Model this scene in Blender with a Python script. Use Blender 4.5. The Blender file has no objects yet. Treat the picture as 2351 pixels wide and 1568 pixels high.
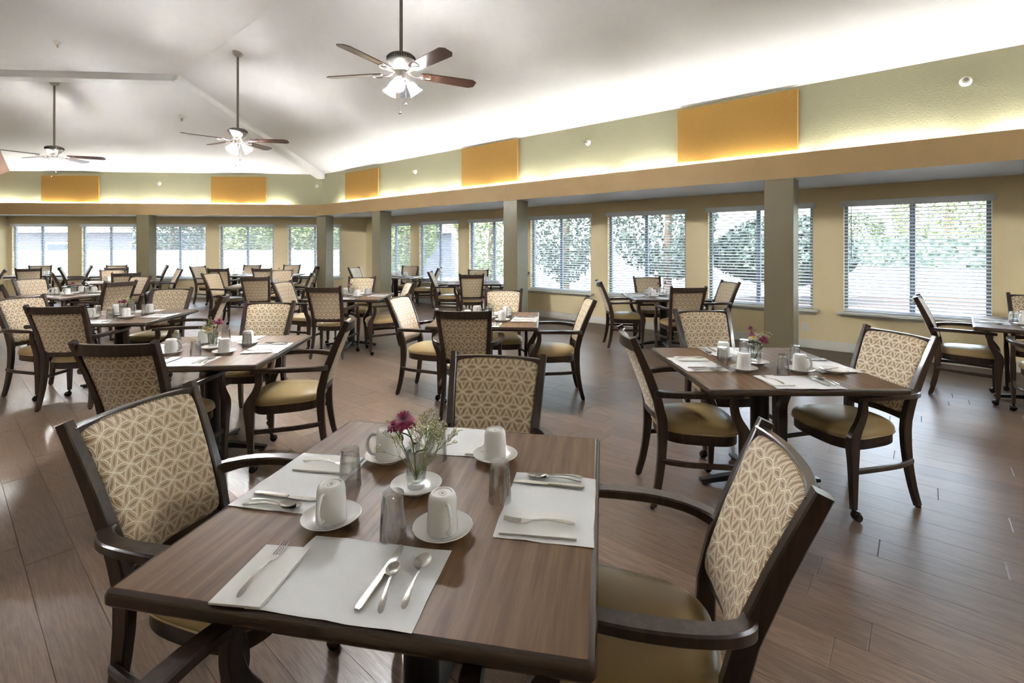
import bpy, math, random
import numpy as np
from mathutils import Vector, Matrix
random.seed(7); RNG = np.random.default_rng(7)
S = bpy.context.scene
COL = S.collection

# ------------------------------------------------------------------ camera, world, sun, exposure
F, VH, CX, HC = 1118.0, 565.0, 1175.5, 1.5           # focal (px), horizon row, centre column, eye height
cam_d = bpy.data.cameras.new('camera'); cam = bpy.data.objects.new('camera', cam_d); COL.objects.link(cam)
cam_d.sensor_width = 36.0; cam_d.lens = F / 2351.0 * 36.0
cam_d.shift_y = -(784.0 - VH) / 2351.0
cam_d.clip_start = 0.02; cam_d.clip_end = 300
cam.location = (0, 0, HC); cam.rotation_euler = (math.radians(90), 0, 0)
S.camera = cam
S.view_settings.view_transform = 'Standard'; S.view_settings.look = 'None'
S.view_settings.exposure = 0.78; S.view_settings.gamma = 1.0; S.view_settings.use_curve_mapping = False

W = bpy.data.worlds.new('sky'); S.world = W; W.use_nodes = True
wn = W.node_tree; wn.nodes.clear()
wo = wn.nodes.new('ShaderNodeOutputWorld'); wb = wn.nodes.new('ShaderNodeBackground'); ws = wn.nodes.new('ShaderNodeTexSky')
ws.sky_type = 'NISHITA'; ws.sun_disc = False; ws.sun_elevation = math.radians(49); ws.sun_rotation = math.radians(250)
ws.air_density = 1.0; ws.dust_density = 2.5; ws.ozone_density = 1.0
wb.inputs['Strength'].default_value = 2.0
hs_ = wn.nodes.new('ShaderNodeHueSaturation'); hs_.inputs['Saturation'].default_value = .45
wn.links.new(ws.outputs[0], hs_.inputs['Color']); wn.links.new(hs_.outputs[0], wb.inputs[0]); wn.links.new(wb.outputs[0], wo.inputs[0])

sun_d = bpy.data.lights.new('sun', 'SUN'); sun = bpy.data.objects.new('sun', sun_d); COL.objects.link(sun)
sun_d.energy = 5.5; sun_d.angle = math.radians(0.6); sun_d.color = (1.0, 0.95, 0.86)
sun.rotation_euler = Vector((-0.60, -0.26, 0.76)).to_track_quat('Z', 'Y').to_euler()

S.cycles.adaptive_threshold = .05; S.cycles.diffuse_bounces = 3; S.cycles.glossy_bounces = 2; S.cycles.transmission_bounces = 3; S.cycles.max_bounces = 4; S.cycles.transparent_max_bounces = 14
S.cycles.use_light_tree = False
TUBE_E = 72.0      # cove tubes
BULB_E = 3750.0      # fan bulbs
SHADE_E = 6.0

# ------------------------------------------------------------------ node helpers / materials
class NB:
    def __init__(s, name):
        s.m = bpy.data.materials.new(name); s.m.use_nodes = True; s.t = s.m.node_tree; s.t.nodes.clear()
        s.out = s.t.nodes.new('ShaderNodeOutputMaterial')
    def n(s, typ, **kw):
        nd = s.t.nodes.new(typ)
        for k, v in kw.items(): setattr(nd, k, v)
        return nd
    def l(s, a, b): s.t.links.new(a, b)
    def setin(s, sock, v):
        if isinstance(v, bpy.types.NodeSocket): s.l(v, sock)
        else: sock.default_value = v
    def math(s, op, a, b=None, c=None, clamp=False):
        nd = s.n('ShaderNodeMath', operation=op); nd.use_clamp = clamp
        s.setin(nd.inputs[0], a)
        if b is not None: s.setin(nd.inputs[1], b)
        if c is not None: s.setin(nd.inputs[2], c)
        return nd.outputs[0]
    def smooth(s, v, lo, hi):
        nd = s.n('ShaderNodeMapRange', interpolation_type='SMOOTHSTEP')
        s.setin(nd.inputs['Value'], v); nd.inputs['From Min'].default_value = lo; nd.inputs['From Max'].default_value = hi
        return nd.outputs['Result']
    def mix(s, f, a, b):
        nd = s.n('ShaderNodeMix', data_type='RGBA'); s.setin(nd.inputs[0], f)
        for i, v in ((6, a), (7, b)):
            if isinstance(v, bpy.types.NodeSocket): s.l(v, nd.inputs[i])
            else: nd.inputs[i].default_value = (*v, 1)
        return nd.outputs[2]
    def coord(s, which='Object'): return s.n('ShaderNodeTexCoord').outputs[which]
    def mapping(s, v, scale=(1, 1, 1), rot=(0, 0, 0), loc=(0, 0, 0)):
        nd = s.n('ShaderNodeMapping'); s.l(v, nd.inputs[0])
        nd.inputs['Scale'].default_value = scale; nd.inputs['Rotation'].default_value = rot; nd.inputs['Location'].default_value = loc
        return nd.outputs[0]
    def noise(s, v, scale, detail=2.0, rough=.5, dist=0.0):
        nd = s.n('ShaderNodeTexNoise'); 
        if v is not None: s.l(v, nd.inputs['Vector'])
        nd.inputs['Scale'].default_value = scale; nd.inputs['Detail'].default_value = detail
        nd.inputs['Roughness'].default_value = rough; nd.inputs['Distortion'].default_value = dist
        return nd.outputs[0]
    def bump(s, h, strength=.3, dist=.01):
        nd = s.n('ShaderNodeBump'); nd.inputs['Strength'].default_value = strength; nd.inputs['Distance'].default_value = dist
        s.l(h, nd.inputs['Height']); return nd.outputs[0]
    def bsdf(s, color, rough=.5, metal=0.0, normal=None, spec=.5, coat=0.0, trans=0.0, ior=1.45, sheen=0.0, emit=None, estr=0.0):
        p = s.n('ShaderNodeBsdfPrincipled')
        if isinstance(color, bpy.types.NodeSocket): s.l(color, p.inputs['Base Color'])
        else: p.inputs['Base Color'].default_value = (*color, 1)
        s.setin(p.inputs['Roughness'], rough); p.inputs['Metallic'].default_value = metal
        p.inputs['Specular IOR Level'].default_value = spec; p.inputs['Coat Weight'].default_value = coat
        p.inputs['Coat Roughness'].default_value = .15
        p.inputs['Transmission Weight'].default_value = trans; p.inputs['IOR'].default_value = ior
        p.inputs['Sheen Weight'].default_value = sheen
        if emit: p.inputs['Emission Color'].default_value = (*emit, 1); p.inputs['Emission Strength'].default_value = estr
        if normal is not None: s.l(normal, p.inputs['Normal'])
        s.l(p.outputs[0], s.out.inputs[0]); return p

def srgb(r, g, b):
    return tuple((c / 255 / 12.92) if c / 255 <= .04045 else ((c / 255 + .055) / 1.055) ** 2.4 for c in (r, g, b))

def plain(name, color, rough=.5, **kw):
    b = NB(name); b.bsdf(color, rough, **kw); return b.m

def painted(name, color, rough=.7, bscale=90.0, bstr=.35, var=.06, spec=.4):
    b = NB(name); g = b.n('ShaderNodeNewGeometry').outputs['Position']
    h = b.noise(g, bscale, 3, .6)
    lo = b.noise(g, 1.3, 2)
    c = b.mix(lo, tuple(x * (1 - var) for x in color), tuple(min(1, x * (1 + var)) for x in color))
    b.bsdf(c, rough, normal=b.bump(h, bstr, .006), spec=spec); return b.m

def wood(name, c1, c2, axis='z', rough=.35, scale=30.0, coat=.3, spec=.5):
    b = NB(name); o = b.coord('Object')
    sc = {'x': (.06, 1, 1), 'y': (1, .06, 1), 'z': (1, 1, .06)}[axis]
    v = b.mapping(o, sc); n1 = b.noise(v, scale, 4, .6, .6)
    c = b.mix(b.smooth(n1, .35, .7), c1, c2)
    b.bsdf(c, rough, coat=coat, spec=spec); return b.m

M = {}
M['frame'] = wood('dark_walnut', (.019, .0100, .0065), (.044, .0232, .0148), 'z', .33, 45, .35)
M['vinyl'] = None
def mk_vinyl():
    b = NB('tan_vinyl'); h = b.noise(b.coord(), 260, 2)
    b.bsdf(srgb(152, 129, 88), .34, normal=b.bump(h, .12, .001), spec=.5); return b.m
M['vinyl'] = mk_vinyl()

def mk_fabric():
    b = NB('petal_fabric'); a = .062
    uv = b.n('ShaderNodeTexCoord').outputs['UV']
    ns = b.n('ShaderNodeTexNoise'); ns.inputs['Scale'].default_value = 55; ns.inputs['Detail'].default_value = 2
    b.l(uv, ns.inputs['Vector'])
    off = b.n('ShaderNodeVectorMath', operation='SUBTRACT'); b.l(ns.outputs['Color'], off.inputs[0]); off.inputs[1].default_value = (.5, .5, .5)
    sc = b.n('ShaderNodeVectorMath', operation='SCALE'); b.l(off.outputs[0], sc.inputs[0]); sc.inputs['Scale'].default_value = .006
    ad = b.n('ShaderNodeVectorMath', operation='ADD'); b.l(uv, ad.inputs[0]); b.l(sc.outputs[0], ad.inputs[1])
    sp = b.n('ShaderNodeSeparateXYZ'); b.l(ad.outputs[0], sp.inputs[0])
    hh = a * math.sqrt(3) / 2
    x = b.math('PINGPONG', b.math('ADD', sp.outputs[0], 10 * a), a / 2)
    y = b.math('PINGPONG', b.math('ADD', sp.outputs[1], 20 * hh), hh)
    def d(cx, cy):
        dx = b.math('SUBTRACT', x, cx); dy = b.math('SUBTRACT', y, cy)
        return b.math('SQRT', b.math('ADD', b.math('MULTIPLY', dx, dx), b.math('MULTIPLY', dy, dy)))
    d1, d2, d3, d4 = d(.7734 * a, .1308 * a), d(-.2734 * a, .7352 * a), d(0, 1.4704 * a), d(a / 2, -.6044 * a)
    ds = [b.math('SUBTRACT', q, .7844 * a) for q in (d1, d2, d3, d4)]
    lens = b.math('MINIMUM', b.math('MAXIMUM', ds[0], ds[1]), b.math('MINIMUM', ds[2], ds[3]))   # <0 inside a petal
    ab = [b.math('ABSOLUTE', q) for q in ds]
    line = b.math('MINIMUM', b.math('MINIMUM', ab[0], ab[1]), b.math('MINIMUM', ab[2], ab[3]))
    l1 = b.math('SUBTRACT', 1.0, b.smooth(line, .0012, .0024))
    inner = b.math('ABSOLUTE', b.math('ADD', lens, .0052))
    l2 = b.math('SUBTRACT', 1.0, b.smooth(inner, .0005, .0014))
    core = b.math('SUBTRACT', 1.0, b.smooth(lens, -.0058, -.0050))
    spk = b.noise(uv, 330, 1)
    bits = b.math('MULTIPLY', b.smooth(spk, .54, .60), b.smooth(lens, .0022, .0036))
    c = b.mix(core, srgb(158, 130, 92), srgb(148, 118, 79))
    lin = b.math('MAXIMUM', b.math('MAXIMUM', l1, b.math('MULTIPLY', l2, .85)), b.math('MULTIPLY', bits, .7))
    c = b.mix(lin, c, srgb(232, 220, 194))
    wv = b.noise(uv, 900, 1)
    b.bsdf(c, .55, normal=b.bump(wv, .25, .0006), sheen=.25, spec=.5); return b.m
M['fabric'] = mk_fabric()
def mk_braid():
    b = NB('braided_welt'); w = b.n('ShaderNodeTexWave'); b.l(b.coord(), w.inputs[0]); w.inputs['Scale'].default_value = 60
    w.bands_direction = 'DIAGONAL'
    c = b.mix(w.outputs['Fac'], srgb(104, 82, 54), srgb(206, 188, 148)); b.bsdf(c, .7); return b.m
M['braid'] = mk_braid()

def mk_laminate():
    b = NB('walnut_laminate'); o = b.coord()
    v = b.mapping(o, (1, .05, 1)); n1 = b.noise(v, 70, 4, .65, .4)
    v2 = b.mapping(o, (1, .22, 1)); w = b.n('ShaderNodeTexWave'); b.l(v2, w.inputs[0]); w.inputs['Scale'].default_value = 5.5
    w.inputs['Distortion'].default_value = 9; w.inputs['Detail'].default_value = 3; w.inputs['Detail Scale'].default_value = .7
    f = b.math('ADD', b.math('MULTIPLY', b.smooth(n1, .3, .7), .65), b.math('MULTIPLY', w.outputs['Fac'], .35))
    c = b.mix(f, srgb(84, 60, 39), srgb(113, 87, 60)); b.bsdf(c, .45, spec=.28); return b.m
M['laminate'] = mk_laminate()
M['table_edge'] = plain('bullnose_edge', (.030, .0155, .009), .27, coat=.4)
M['black'] = plain('black_enamel', (.006, .006, .007), .32)
M['caster'] = plain('caster_metal', (.03, .025, .02), .25, metal=.7)
M['glide'] = plain('foot_glide', (.01, .01, .01), .5)

def mk_plank():
    b = NB('vinyl_plank'); g = b.n('ShaderNodeNewGeometry').outputs['Position']
    at = b.n('ShaderNodeAttribute', attribute_name='pid').outputs['Fac']
    cv = b.n('ShaderNodeCombineXYZ'); b.l(b.math('MULTIPLY', at, 37.0), cv.inputs[0]); b.l(b.math('MULTIPLY', at, 91.0), cv.inputs[1]); b.l(at, cv.inputs[2])
    ang = -math.atan2(PLANK_DIR[1], PLANK_DIR[0])
    v0 = b.mapping(g, (1, 1, 1), (0, 0, ang))
    ad = b.n('ShaderNodeVectorMath', operation='ADD'); b.l(v0, ad.inputs[0]); b.l(cv.outputs[0], ad.inputs[1])
    v = b.mapping(ad.outputs[0], (.05, 1, 1)); fine = b.noise(v, 150, 5, .75, .2)
    v2 = b.mapping(ad.outputs[0], (.14, 1, 1)); w = b.noise(v2, 8, 2, .5, .7)
    ring = b.math('PINGPONG', b.math('MULTIPLY', w, 9.0), .5)
    f = b.math('ADD', b.math('MULTIPLY', fine, .85), b.math('MULTIPLY', ring, .22))
    c = b.mix(b.smooth(f, .2, .8), srgb(84, 66, 53), srgb(128, 106, 89))
    fr = b.n('ShaderNodeMath', operation='FRACT'); b.l(b.math('MULTIPLY', at, 7.31), fr.inputs[0])
    hv = b.n('ShaderNodeHueSaturation'); b.l(c, hv.inputs['Color']); b.l(b.math('ADD', .84, b.math('MULTIPLY', fr.outputs[0], .3)), hv.inputs['Value'])
    rg = b.math('ADD', .24, b.math('MULTIPLY', fine, .18))
    b.bsdf(hv.outputs[0], rg, normal=b.bump(fine, .25, .0015), spec=.5); return b.m

M['wall'] = painted('cream_wall_paint', srgb(236, 217, 172), .6, 110, .3)
M['green'] = painted('sage_wall_paint', srgb(150, 146, 118), .6, 60, .5)
M['ceil'] = painted('ceiling_paint', srgb(240, 238, 234), .75, 60, .45, .03)
M['fascia'] = painted('tan_fascia_paint', srgb(154, 128, 88), .55, 80, .35)
M['soffit'] = painted('soffit_paint', srgb(238, 240, 238), .45, 80, .35)
M['column'] = painted('olive_pillar_paint', srgb(112, 104, 80), .30, 70, .4, spec=.6)
M['trim'] = plain('white_trim_paint', srgb(232, 228, 216), .4)
def mk_panel():
    b = NB('mustard_fabric'); o = b.coord()
    n = b.noise(b.mapping(o, (1, 1, .15)), 160, 2); n2 = b.noise(b.mapping(o, (.15, 1, 1)), 160, 2)
    c = b.mix(b.math('MULTIPLY', b.math('ADD', n, n2), .5), srgb(132, 96, 32), srgb(172, 132, 62))
    b.bsdf(c, .8, normal=b.bump(n, .3, .002)); return b.m
M['panel'] = mk_panel()
def mk_blind():
    b = NB('blind_white'); p = b.bsdf(srgb(246, 246, 245), .45); t = b.n('ShaderNodeBsdfTranslucent'); t.inputs[0].default_value = (.86, .88, .9, 1)
    mx = b.n('ShaderNodeMixShader'); mx.inputs[0].default_value = .5; b.l(p.outputs[0], mx.inputs[1]); b.l(t.outputs[0], mx.inputs[2]); b.l(mx.outputs[0], b.out.inputs[0]); return b.m
M['blind'] = mk_blind()
M['alu'] = plain('window_frame_bronze', srgb(132, 148, 162), .4)
def mk_glass(name, tint=(.94, .97, .97), ior=1.45, r=.02):
    b = NB(name); tr = b.n('ShaderNodeBsdfTransparent'); tr.inputs[0].default_value = (*tint, 1)
    gl = b.n('ShaderNodeBsdfGlossy'); gl.inputs['Roughness'].default_value = r
    fz = b.n('ShaderNodeLayerWeight'); fz.inputs[0].default_value = .5
    ff = b.math('ADD', .03, b.math('MULTIPLY', b.math('POWER', fz.outputs['Facing'], 3.5), .6))
    mx = b.n('ShaderNodeMixShader'); b.l(ff, mx.inputs[0]); b.l(tr.outputs[0], mx.inputs[1]); b.l(gl.outputs[0], mx.inputs[2])
    b.l(mx.outputs[0], b.out.inputs[0]); return b.m
M['pane'] = mk_glass('window_glass')
def mk_tumbler():
    b = NB('tumbler_glass'); tr = b.n('ShaderNodeBsdfTransparent'); tr.inputs[0].default_value = (.985, .99, .99, 1)
    gs = b.n('ShaderNodeBsdfGlossy'); gs.inputs['Roughness'].default_value = .03; gs.inputs[0].default_value = (1, 1, 1, 1)
    fz = b.n('ShaderNodeLayerWeight'); fz.inputs[0].default_value = .5
    ff = b.math('ADD', .07, b.math('MULTIPLY', b.math('POWER', fz.outputs['Facing'], 2.6), .75))
    m0 = b.n('ShaderNodeMixShader'); b.l(ff, m0.inputs[0]); b.l(tr.outputs[0], m0.inputs[1]); b.l(gs.outputs[0], m0.inputs[2])
    gl = b.n('ShaderNodeBsdfGlass'); gl.inputs['Roughness'].default_value = 0.0; gl.inputs['IOR'].default_value = 1.4
    mx = b.n('ShaderNodeMixShader'); mx.inputs[0].default_value = .2
    b.l(m0.outputs[0], mx.inputs[1]); b.l(gl.outputs[0], mx.inputs[2]); b.l(mx.outputs[0], b.out.inputs[0]); return b.m
M['tumbler'] = mk_tumbler()
M['water'] = mk_glass('water', (.96, .98, .97), 1.33, 0.0)
M['china'] = plain('white_china', srgb(240, 238, 233), .16, coat=.4)
M['paper'] = plain('white_paper', srgb(226, 226, 224), .8)
M['napkin'] = plain('napkin_paper', srgb(229, 227, 221), .85)
M['steel'] = plain('stainless_steel', (.62, .60, .57), .24, metal=1.0)
M['nickel'] = plain('brushed_nickel', (.50, .46, .41), .28, metal=1.0)
M['rod'] = plain('nickel_rod', (.20, .18, .15), .4, metal=.8)
M['blade'] = wood('walnut_fan_blade', (.022, .010, .007), (.052, .023, .015), 'x', .22, 30, .6)
def mk_emit(name, col, st):
    b = NB(name); e = b.n('ShaderNodeEmission'); e.inputs[0].default_value = (*col, 1); e.inputs[1].default_value = st
    b.l(e.outputs[0], b.out.inputs[0]); return b.m
M['tube'] = mk_emit('tube_light', (.985, .985, 1.0), TUBE_E)
M['bulb'] = mk_emit('bulb_light', (.96, .98, 1.0), BULB_E)
def mk_frost():
    b = NB('frosted_shade'); t = b.n('ShaderNodeBsdfTranslucent'); t.inputs[0].default_value = (.95, .95, .93, 1)
    d = b.n('ShaderNodeBsdfTransparent'); d.inputs[0].default_value = (.9, .9, .9, 1)
    mx = b.n('ShaderNodeMixShader'); mx.inputs[0].default_value = .45; b.l(t.outputs[0], mx.inputs[1]); b.l(d.outputs[0], mx.inputs[2])
    e = b.n('ShaderNodeEmission'); e.inputs[0].default_value = (1, .93, .82, 1); e.inputs[1].default_value = SHADE_E * .3
    ad = b.n('ShaderNodeAddShader'); b.l(mx.outputs[0], ad.inputs[0]); b.l(e.outputs[0], ad.inputs[1])
    b.l(ad.outputs[0], b.out.inputs[0]); return b.m
M['frost'] = mk_frost()
M['petal_m'] = plain('magenta_petal', srgb(150, 38, 88), .55, sheen=.2)
M['petal_w'] = plain('cream_petal', srgb(243, 233, 205), .55)
M['eye'] = plain('flower_eye', srgb(206, 168, 40), .7)
M['stem'] = plain('green_stem', srgb(92, 108, 52), .55)
M['leaf'] = plain('green_leaf', srgb(66, 84, 38), .5)
M['gyp'] = plain('gypsophila_blossom', srgb(226, 220, 178), .6)
M['gypstem'] = plain('gypsophila_stem', srgb(136, 146, 88), .6)
M['ink'] = plain('grey_stamp_ink', srgb(110, 105, 100), .5)
def mk_leafmat(name, c1, c2):
    b = NB(name); n = b.noise(b.coord(), 7, 2); b.bsdf(b.mix(b.smooth(n, .35, .65), c1, c2), .6); return b.m
M['hedge'] = mk_leafmat('hedge_leaf', srgb(74, 90, 70), srgb(132, 142, 112))
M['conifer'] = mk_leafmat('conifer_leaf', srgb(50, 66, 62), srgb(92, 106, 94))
M['tree'] = mk_leafmat('garden_leaf', srgb(86, 104, 66), srgb(146, 156, 108))
M['bark'] = plain('bark', srgb(92, 76, 62), .9)
M['stucco'] = painted('garden_stucco', srgb(176, 173, 170), .8, 20, .3)
M['concrete'] = painted('patio_concrete', srgb(146, 142, 140), .85, 12, .2, .1)
M['house'] = painted('house_stucco', srgb(92, 94, 104), .8, 15, .2)
M['tile'] = plain('clay_roof_tile', srgb(122, 96, 80), .7)
M['darkglass'] = plain('dark_window', srgb(48, 66, 84), .15)

# ------------------------------------------------------------------ mesh helpers
def mesh(name, v, f, mat=None, smooth=True, uv=None, angle=None):
    me = bpy.data.meshes.new(name); me.from_pydata([tuple(p) for p in v], [], [tuple(q) for q in f])
    if uv is not None:
        ul = me.uv_layers.new(name='UVMap'); li = np.zeros(len(me.loops), dtype=np.int32); me.loops.foreach_get('vertex_index', li)
        ul.data.foreach_set('uv', np.asarray(uv, dtype=np.float32)[li].ravel())
    if mat: me.materials.append(M[mat] if isinstance(mat, str) else mat)
    me.update()
    if smooth:
        me.polygons.foreach_set('use_smooth', [True] * len(me.polygons))
        if angle is not None: me.set_sharp_from_angle(angle=math.radians(angle))
    return me
class MB:
    """collects shapes into one mesh"""
    def __init__(s): s.v = []; s.f = []
    def add(s, v, f):
        o = len(s.v); s.v += [tuple(p) for p in v]; s.f += [tuple(i + o for i in q) for q in f]; return s
    def box(s, c, d, bev=0.0, rot=None):
        x, y, z = (k / 2 for k in d)
        if bev <= 0:
            v = [(sx * x, sy * y, sz * z) for sx in (-1, 1) for sy in (-1, 1) for sz in (-1, 1)]
            f = [(0, 1, 3, 2), (4, 6, 7, 5), (0, 4, 5, 1), (2, 3, 7, 6), (0, 2, 6, 4), (1, 5, 7, 3)]
        else:
            b = bev; v = []; f = []
            def loop(zz, ix, iy): return [(-ix + b, -iy, zz), (ix - b, -iy, zz), (ix, -iy + b, zz), (ix, iy - b, zz), (ix - b, iy, zz), (-ix + b, iy, zz), (-ix, iy - b, zz), (-ix, -iy + b, zz)]
            rings = [loop(-z, x - b, y - b), loop(-z + b, x, y), loop(z - b, x, y), loop(z, x - b, y - b)]
            for r in rings: v += r
            for k in range(3):
                for i in range(8): j = (i + 1) % 8; f.append((k * 8 + i, k * 8 + j, k * 8 + 8 + j, k * 8 + 8 + i))
            f.append(tuple(range(7, -1, -1))); f.append(tuple(range(24, 32)))
        if rot is not None: v = [rot @ Vector(p) for p in v]
        return s.add([(p[0] + c[0], p[1] + c[1], p[2] + c[2]) for p in v], f)
    def lathe(s, prof, n=24, c=(0, 0, 0), flute=None, axis=None, close=True):
        v = []; f = []; k = len(prof)
        for j, (r, z) in enumerate(prof):
            for i in range(n):
                a = 2 * math.pi * i / n; rr = r * (flute(i, j, r, z) if flute else 1)
                v.append((rr * math.cos(a), rr * math.sin(a), z))
        for j in range(k - 1):
            for i in range(n):
                q = (i + 1) % n; f.append((j * n + i, j * n + q, (j + 1) * n + q, (j + 1) * n + i))
        if close:
            f.append(tuple(range(n - 1, -1, -1))); f.append(tuple((k - 1) * n + i for i in range(n)))
        if axis is not None:
            R = Vector((0, 0, 1)).rotation_difference(Vector(axis)).to_matrix(); v = [R @ Vector(p) for p in v]
        return s.add([(p[0] + c[0], p[1] + c[1], p[2] + c[2]) for p in v], f)
    def sweep(s, path, sect, up=(0, 0, 1), closed=False, cap=True):
        """path: points; sect(i)-> list of (a,b) in (side, normal)"""
        P = [Vector(p) for p in path]; n = len(P); up = Vector(up); v = []; f = []; m = None
        for i in range(n):
            t = (P[(i + 1) % n] - P[i - 1]) if closed else (P[min(i + 1, n - 1)] - P[max(i - 1, 0)])
            t.normalize(); sd = t.cross(up)
            if sd.length < 1e-5: sd = t.cross(Vector((1, 0, 0)))
            sd.normalize(); nn = sd.cross(t)
            sc = sect(i); m = len(sc)
            v += [P[i] + sd * a + nn * b for a, b in sc]
        rng = n if closed else n - 1
        for i in range(rng):
            a0 = i * m; b0 = ((i + 1) % n) * m
            for k in range(m): q = (k + 1) % m; f.append((a0 + k, a0 + q, b0 + q, b0 + k))
        if cap and not closed:
            f.append(tuple(range(m - 1, -1, -1))); f.append(tuple((n - 1) * m + k for k in range(m)))
        return s.add(v, f)
    def tube(s, path, r, n=6, closed=False, up=(0, 0, 1)):
        rr = r if callable(r) else (lambda i: r)
        return s.sweep(path, lambda i: [(rr(i) * math.cos(2 * math.pi * k / n), rr(i) * math.sin(2 * math.pi * k / n)) for k in range(n)], up, closed)
    def bar(s, path, wd, up=(0, 0, 1), ch=.2):
        """rounded-rectangle section; wd(i)->(width, depth)"""
        def sec(i):
            w, d = wd(i) if callable(wd) else wd
            w /= 2; d /= 2; c = min(w, d) * 2 * ch
            return [(w, -d + c), (w, d - c), (w - c, d), (-w + c, d), (-w, d - c), (-w, -d + c), (-w + c, -d), (w - c, -d)]
        return s.sweep(path, sec, up)
    def build(s, name, mat, smooth=True, angle=40, uv=None): return mesh(name, s.v, s.f, mat, smooth, uv, angle if smooth else None)

def spline(pts, n=6):
    P = [Vector(p) for p in pts]; P = [P[0] * 2 - P[1]] + P + [P[-1] * 2 - P[-2]]; out = []
    for i in range(1, len(P) - 2):
        for k in range(n):
            t = k / n; a, b, c, d = P[i - 1], P[i], P[i + 1], P[i + 2]
            out.append(.5 * ((2 * b) + (c - a) * t + (2 * a - 5 * b + 4 * c - d) * t * t + (3 * b - a - 3 * c + d) * t ** 3))
    out.append(P[-2]); return out
def lerp(a, b, t): return a + (b - a) * t

def ob(name, data, parent=None, loc=None, rz=None, label=None, cat=None, group=None, kind=None):
    o = bpy.data.objects.new(name, data); COL.objects.link(o)
    if parent is not None: o.parent = parent
    if loc is not None: o.location = loc
    if rz is not None: o.rotation_euler = (0, 0, rz)
    if label: o['label'] = label
    if cat: o['category'] = cat
    if group: o['group'] = group
    if kind: o['kind'] = kind
    return o
def thing(name, label, cat, loc, rz=0.0, group=None): return ob(name, None, None, loc, rz, label, cat, group)
def dup(o, loc, rz, label, parent=None):
    c = o.copy(); COL.objects.link(c); c.parent = parent
    if loc is not None: c.location = loc
    if rz is not None: c.rotation_euler = (c.rotation_euler[0], c.rotation_euler[1], rz)
    if label: c['label'] = label
    for ch in o.children: dup(ch, None, None, None, c)
    return c
def struct(name, me, label, loc=(0, 0, 0), rz=0.0): return ob(name, me, None, loc, rz, label, None, None, 'structure')

# ------------------------------------------------------------------ room geometry (metres, camera stands at the origin)
def V2(x, y): return Vector((x, y))
DR = V2(-.7636, .6458); NR = V2(.6458, .7636)          # along / outward normal of the window wall
DB = V2(-.9967, -.0811); NBK = V2(-.0811, .9967)       # along / outward normal of the far wall
FA = V2(-5.19, 12.93)                                  # ledge corner
PR = V2(3.075, 5.94)                                   # ledge line of the window wall
PLANK_DIR = DR
def hit(u, P, d):
    k = (u - CX) / F; t = (k * P.y - P.x) / (d.x - k * d.y); return t, P + d * t
def inter(P, d, Q, e):
    den = d.x * e.y - d.y * e.x; w = Q - P; t = (w.x * e.y - w.y * e.x) / den; return P + d * t
OFF_R, OFF_B, OFF_G = 1.775, 1.55, .20
Z_FB, Z_FT, Z_G, Z_TOP = 2.305, 2.60, 3.43, 4.72
Z_SILL, Z_HEAD, Z_SOF = .575, 2.125, 2.345
poly = [FA, V2(-14.4, 12.93 - .0811 / .9967 * 9.21), V2(-14.4, -6.0), V2(7.5, -6.0), None]
poly[4] = inter(PR, DR, V2(7.5, 0) + V2(1.6, 0), V2(0, 1)); poly[3] = V2(poly[4].x, -6.0)
def offset(pl, d):
    n = len(pl); out = []
    for i in range(n):
        a, b, c = pl[i - 1], pl[i], pl[(i + 1) % n]
        d1 = (b - a).normalized(); d2 = (c - b).normalized()
        n1 = V2(d1.y, -d1.x); n2 = V2(d2.y, -d2.x)                       # polygon runs counter-clockwise here: outward = right side
        out.append(inter(a + n1 * d, d1, b + n2 * d, d2))
    return out
green = offset(poly, OFF_G)
top_in = offset(poly, OFF_G - 3.78)
def edge_dist(p, pl):
    m = 1e9
    for i in range(len(pl)):
        a, b = pl[i], pl[(i + 1) % len(pl)]; d = (b - a).normalized(); n = V2(d.y, -d.x); m = min(m, -(p - a).dot(n))
    return m
def ceil_z(x, y): return min(Z_TOP, Z_G + (Z_TOP - Z_G) / 3.78 * edge_dist(V2(x, y), green))

WR = PR + NR * OFF_R; WB = FA + NBK * OFF_B
CO = inter(WR, DR, WB, DB)                                              # outer wall corner
LEFT_X = hit(18, WB, DB)[1].x
CL = inter(WB, DB, V2(LEFT_X, 0), V2(0, 1))
RB = inter(WR, DR, V2(14.5, 0), V2(0, 1))
outer = [CO, CL, V2(LEFT_X, -8), V2(14.5, -8), RB]

# windows on the two glazed walls: (start, end) along the wall
wins_r = []
for a, b in ((1931, 2286), (1617, 1866), (1389, 1573), (1217, 1357)):
    wins_r.append((hit(b, WR, DR)[0], hit(a, WR, DR)[0]))
pitch = ((wins_r[3][0] + wins_r[3][1]) - (wins_r[0][0] + wins_r[0][1])) / 6
mid0 = sum(wins_r[0]) / 2; WW = 1.56
wins_r = [(mid0 + pitch * k - WW / 2, mid0 + pitch * k + WW / 2) for k in range(-2, 8)]
wins_r = [w for w in wins_r if w[1] < (CO - WR).dot(DR) - .05]
wins_b = []
for a, b in ((658, 784), (501, 630), (345, 474), (185, 315), (25, 158)):
    wins_b.append((hit(b, WB, DB)[0], hit(a, WB, DB)[0]))

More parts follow.
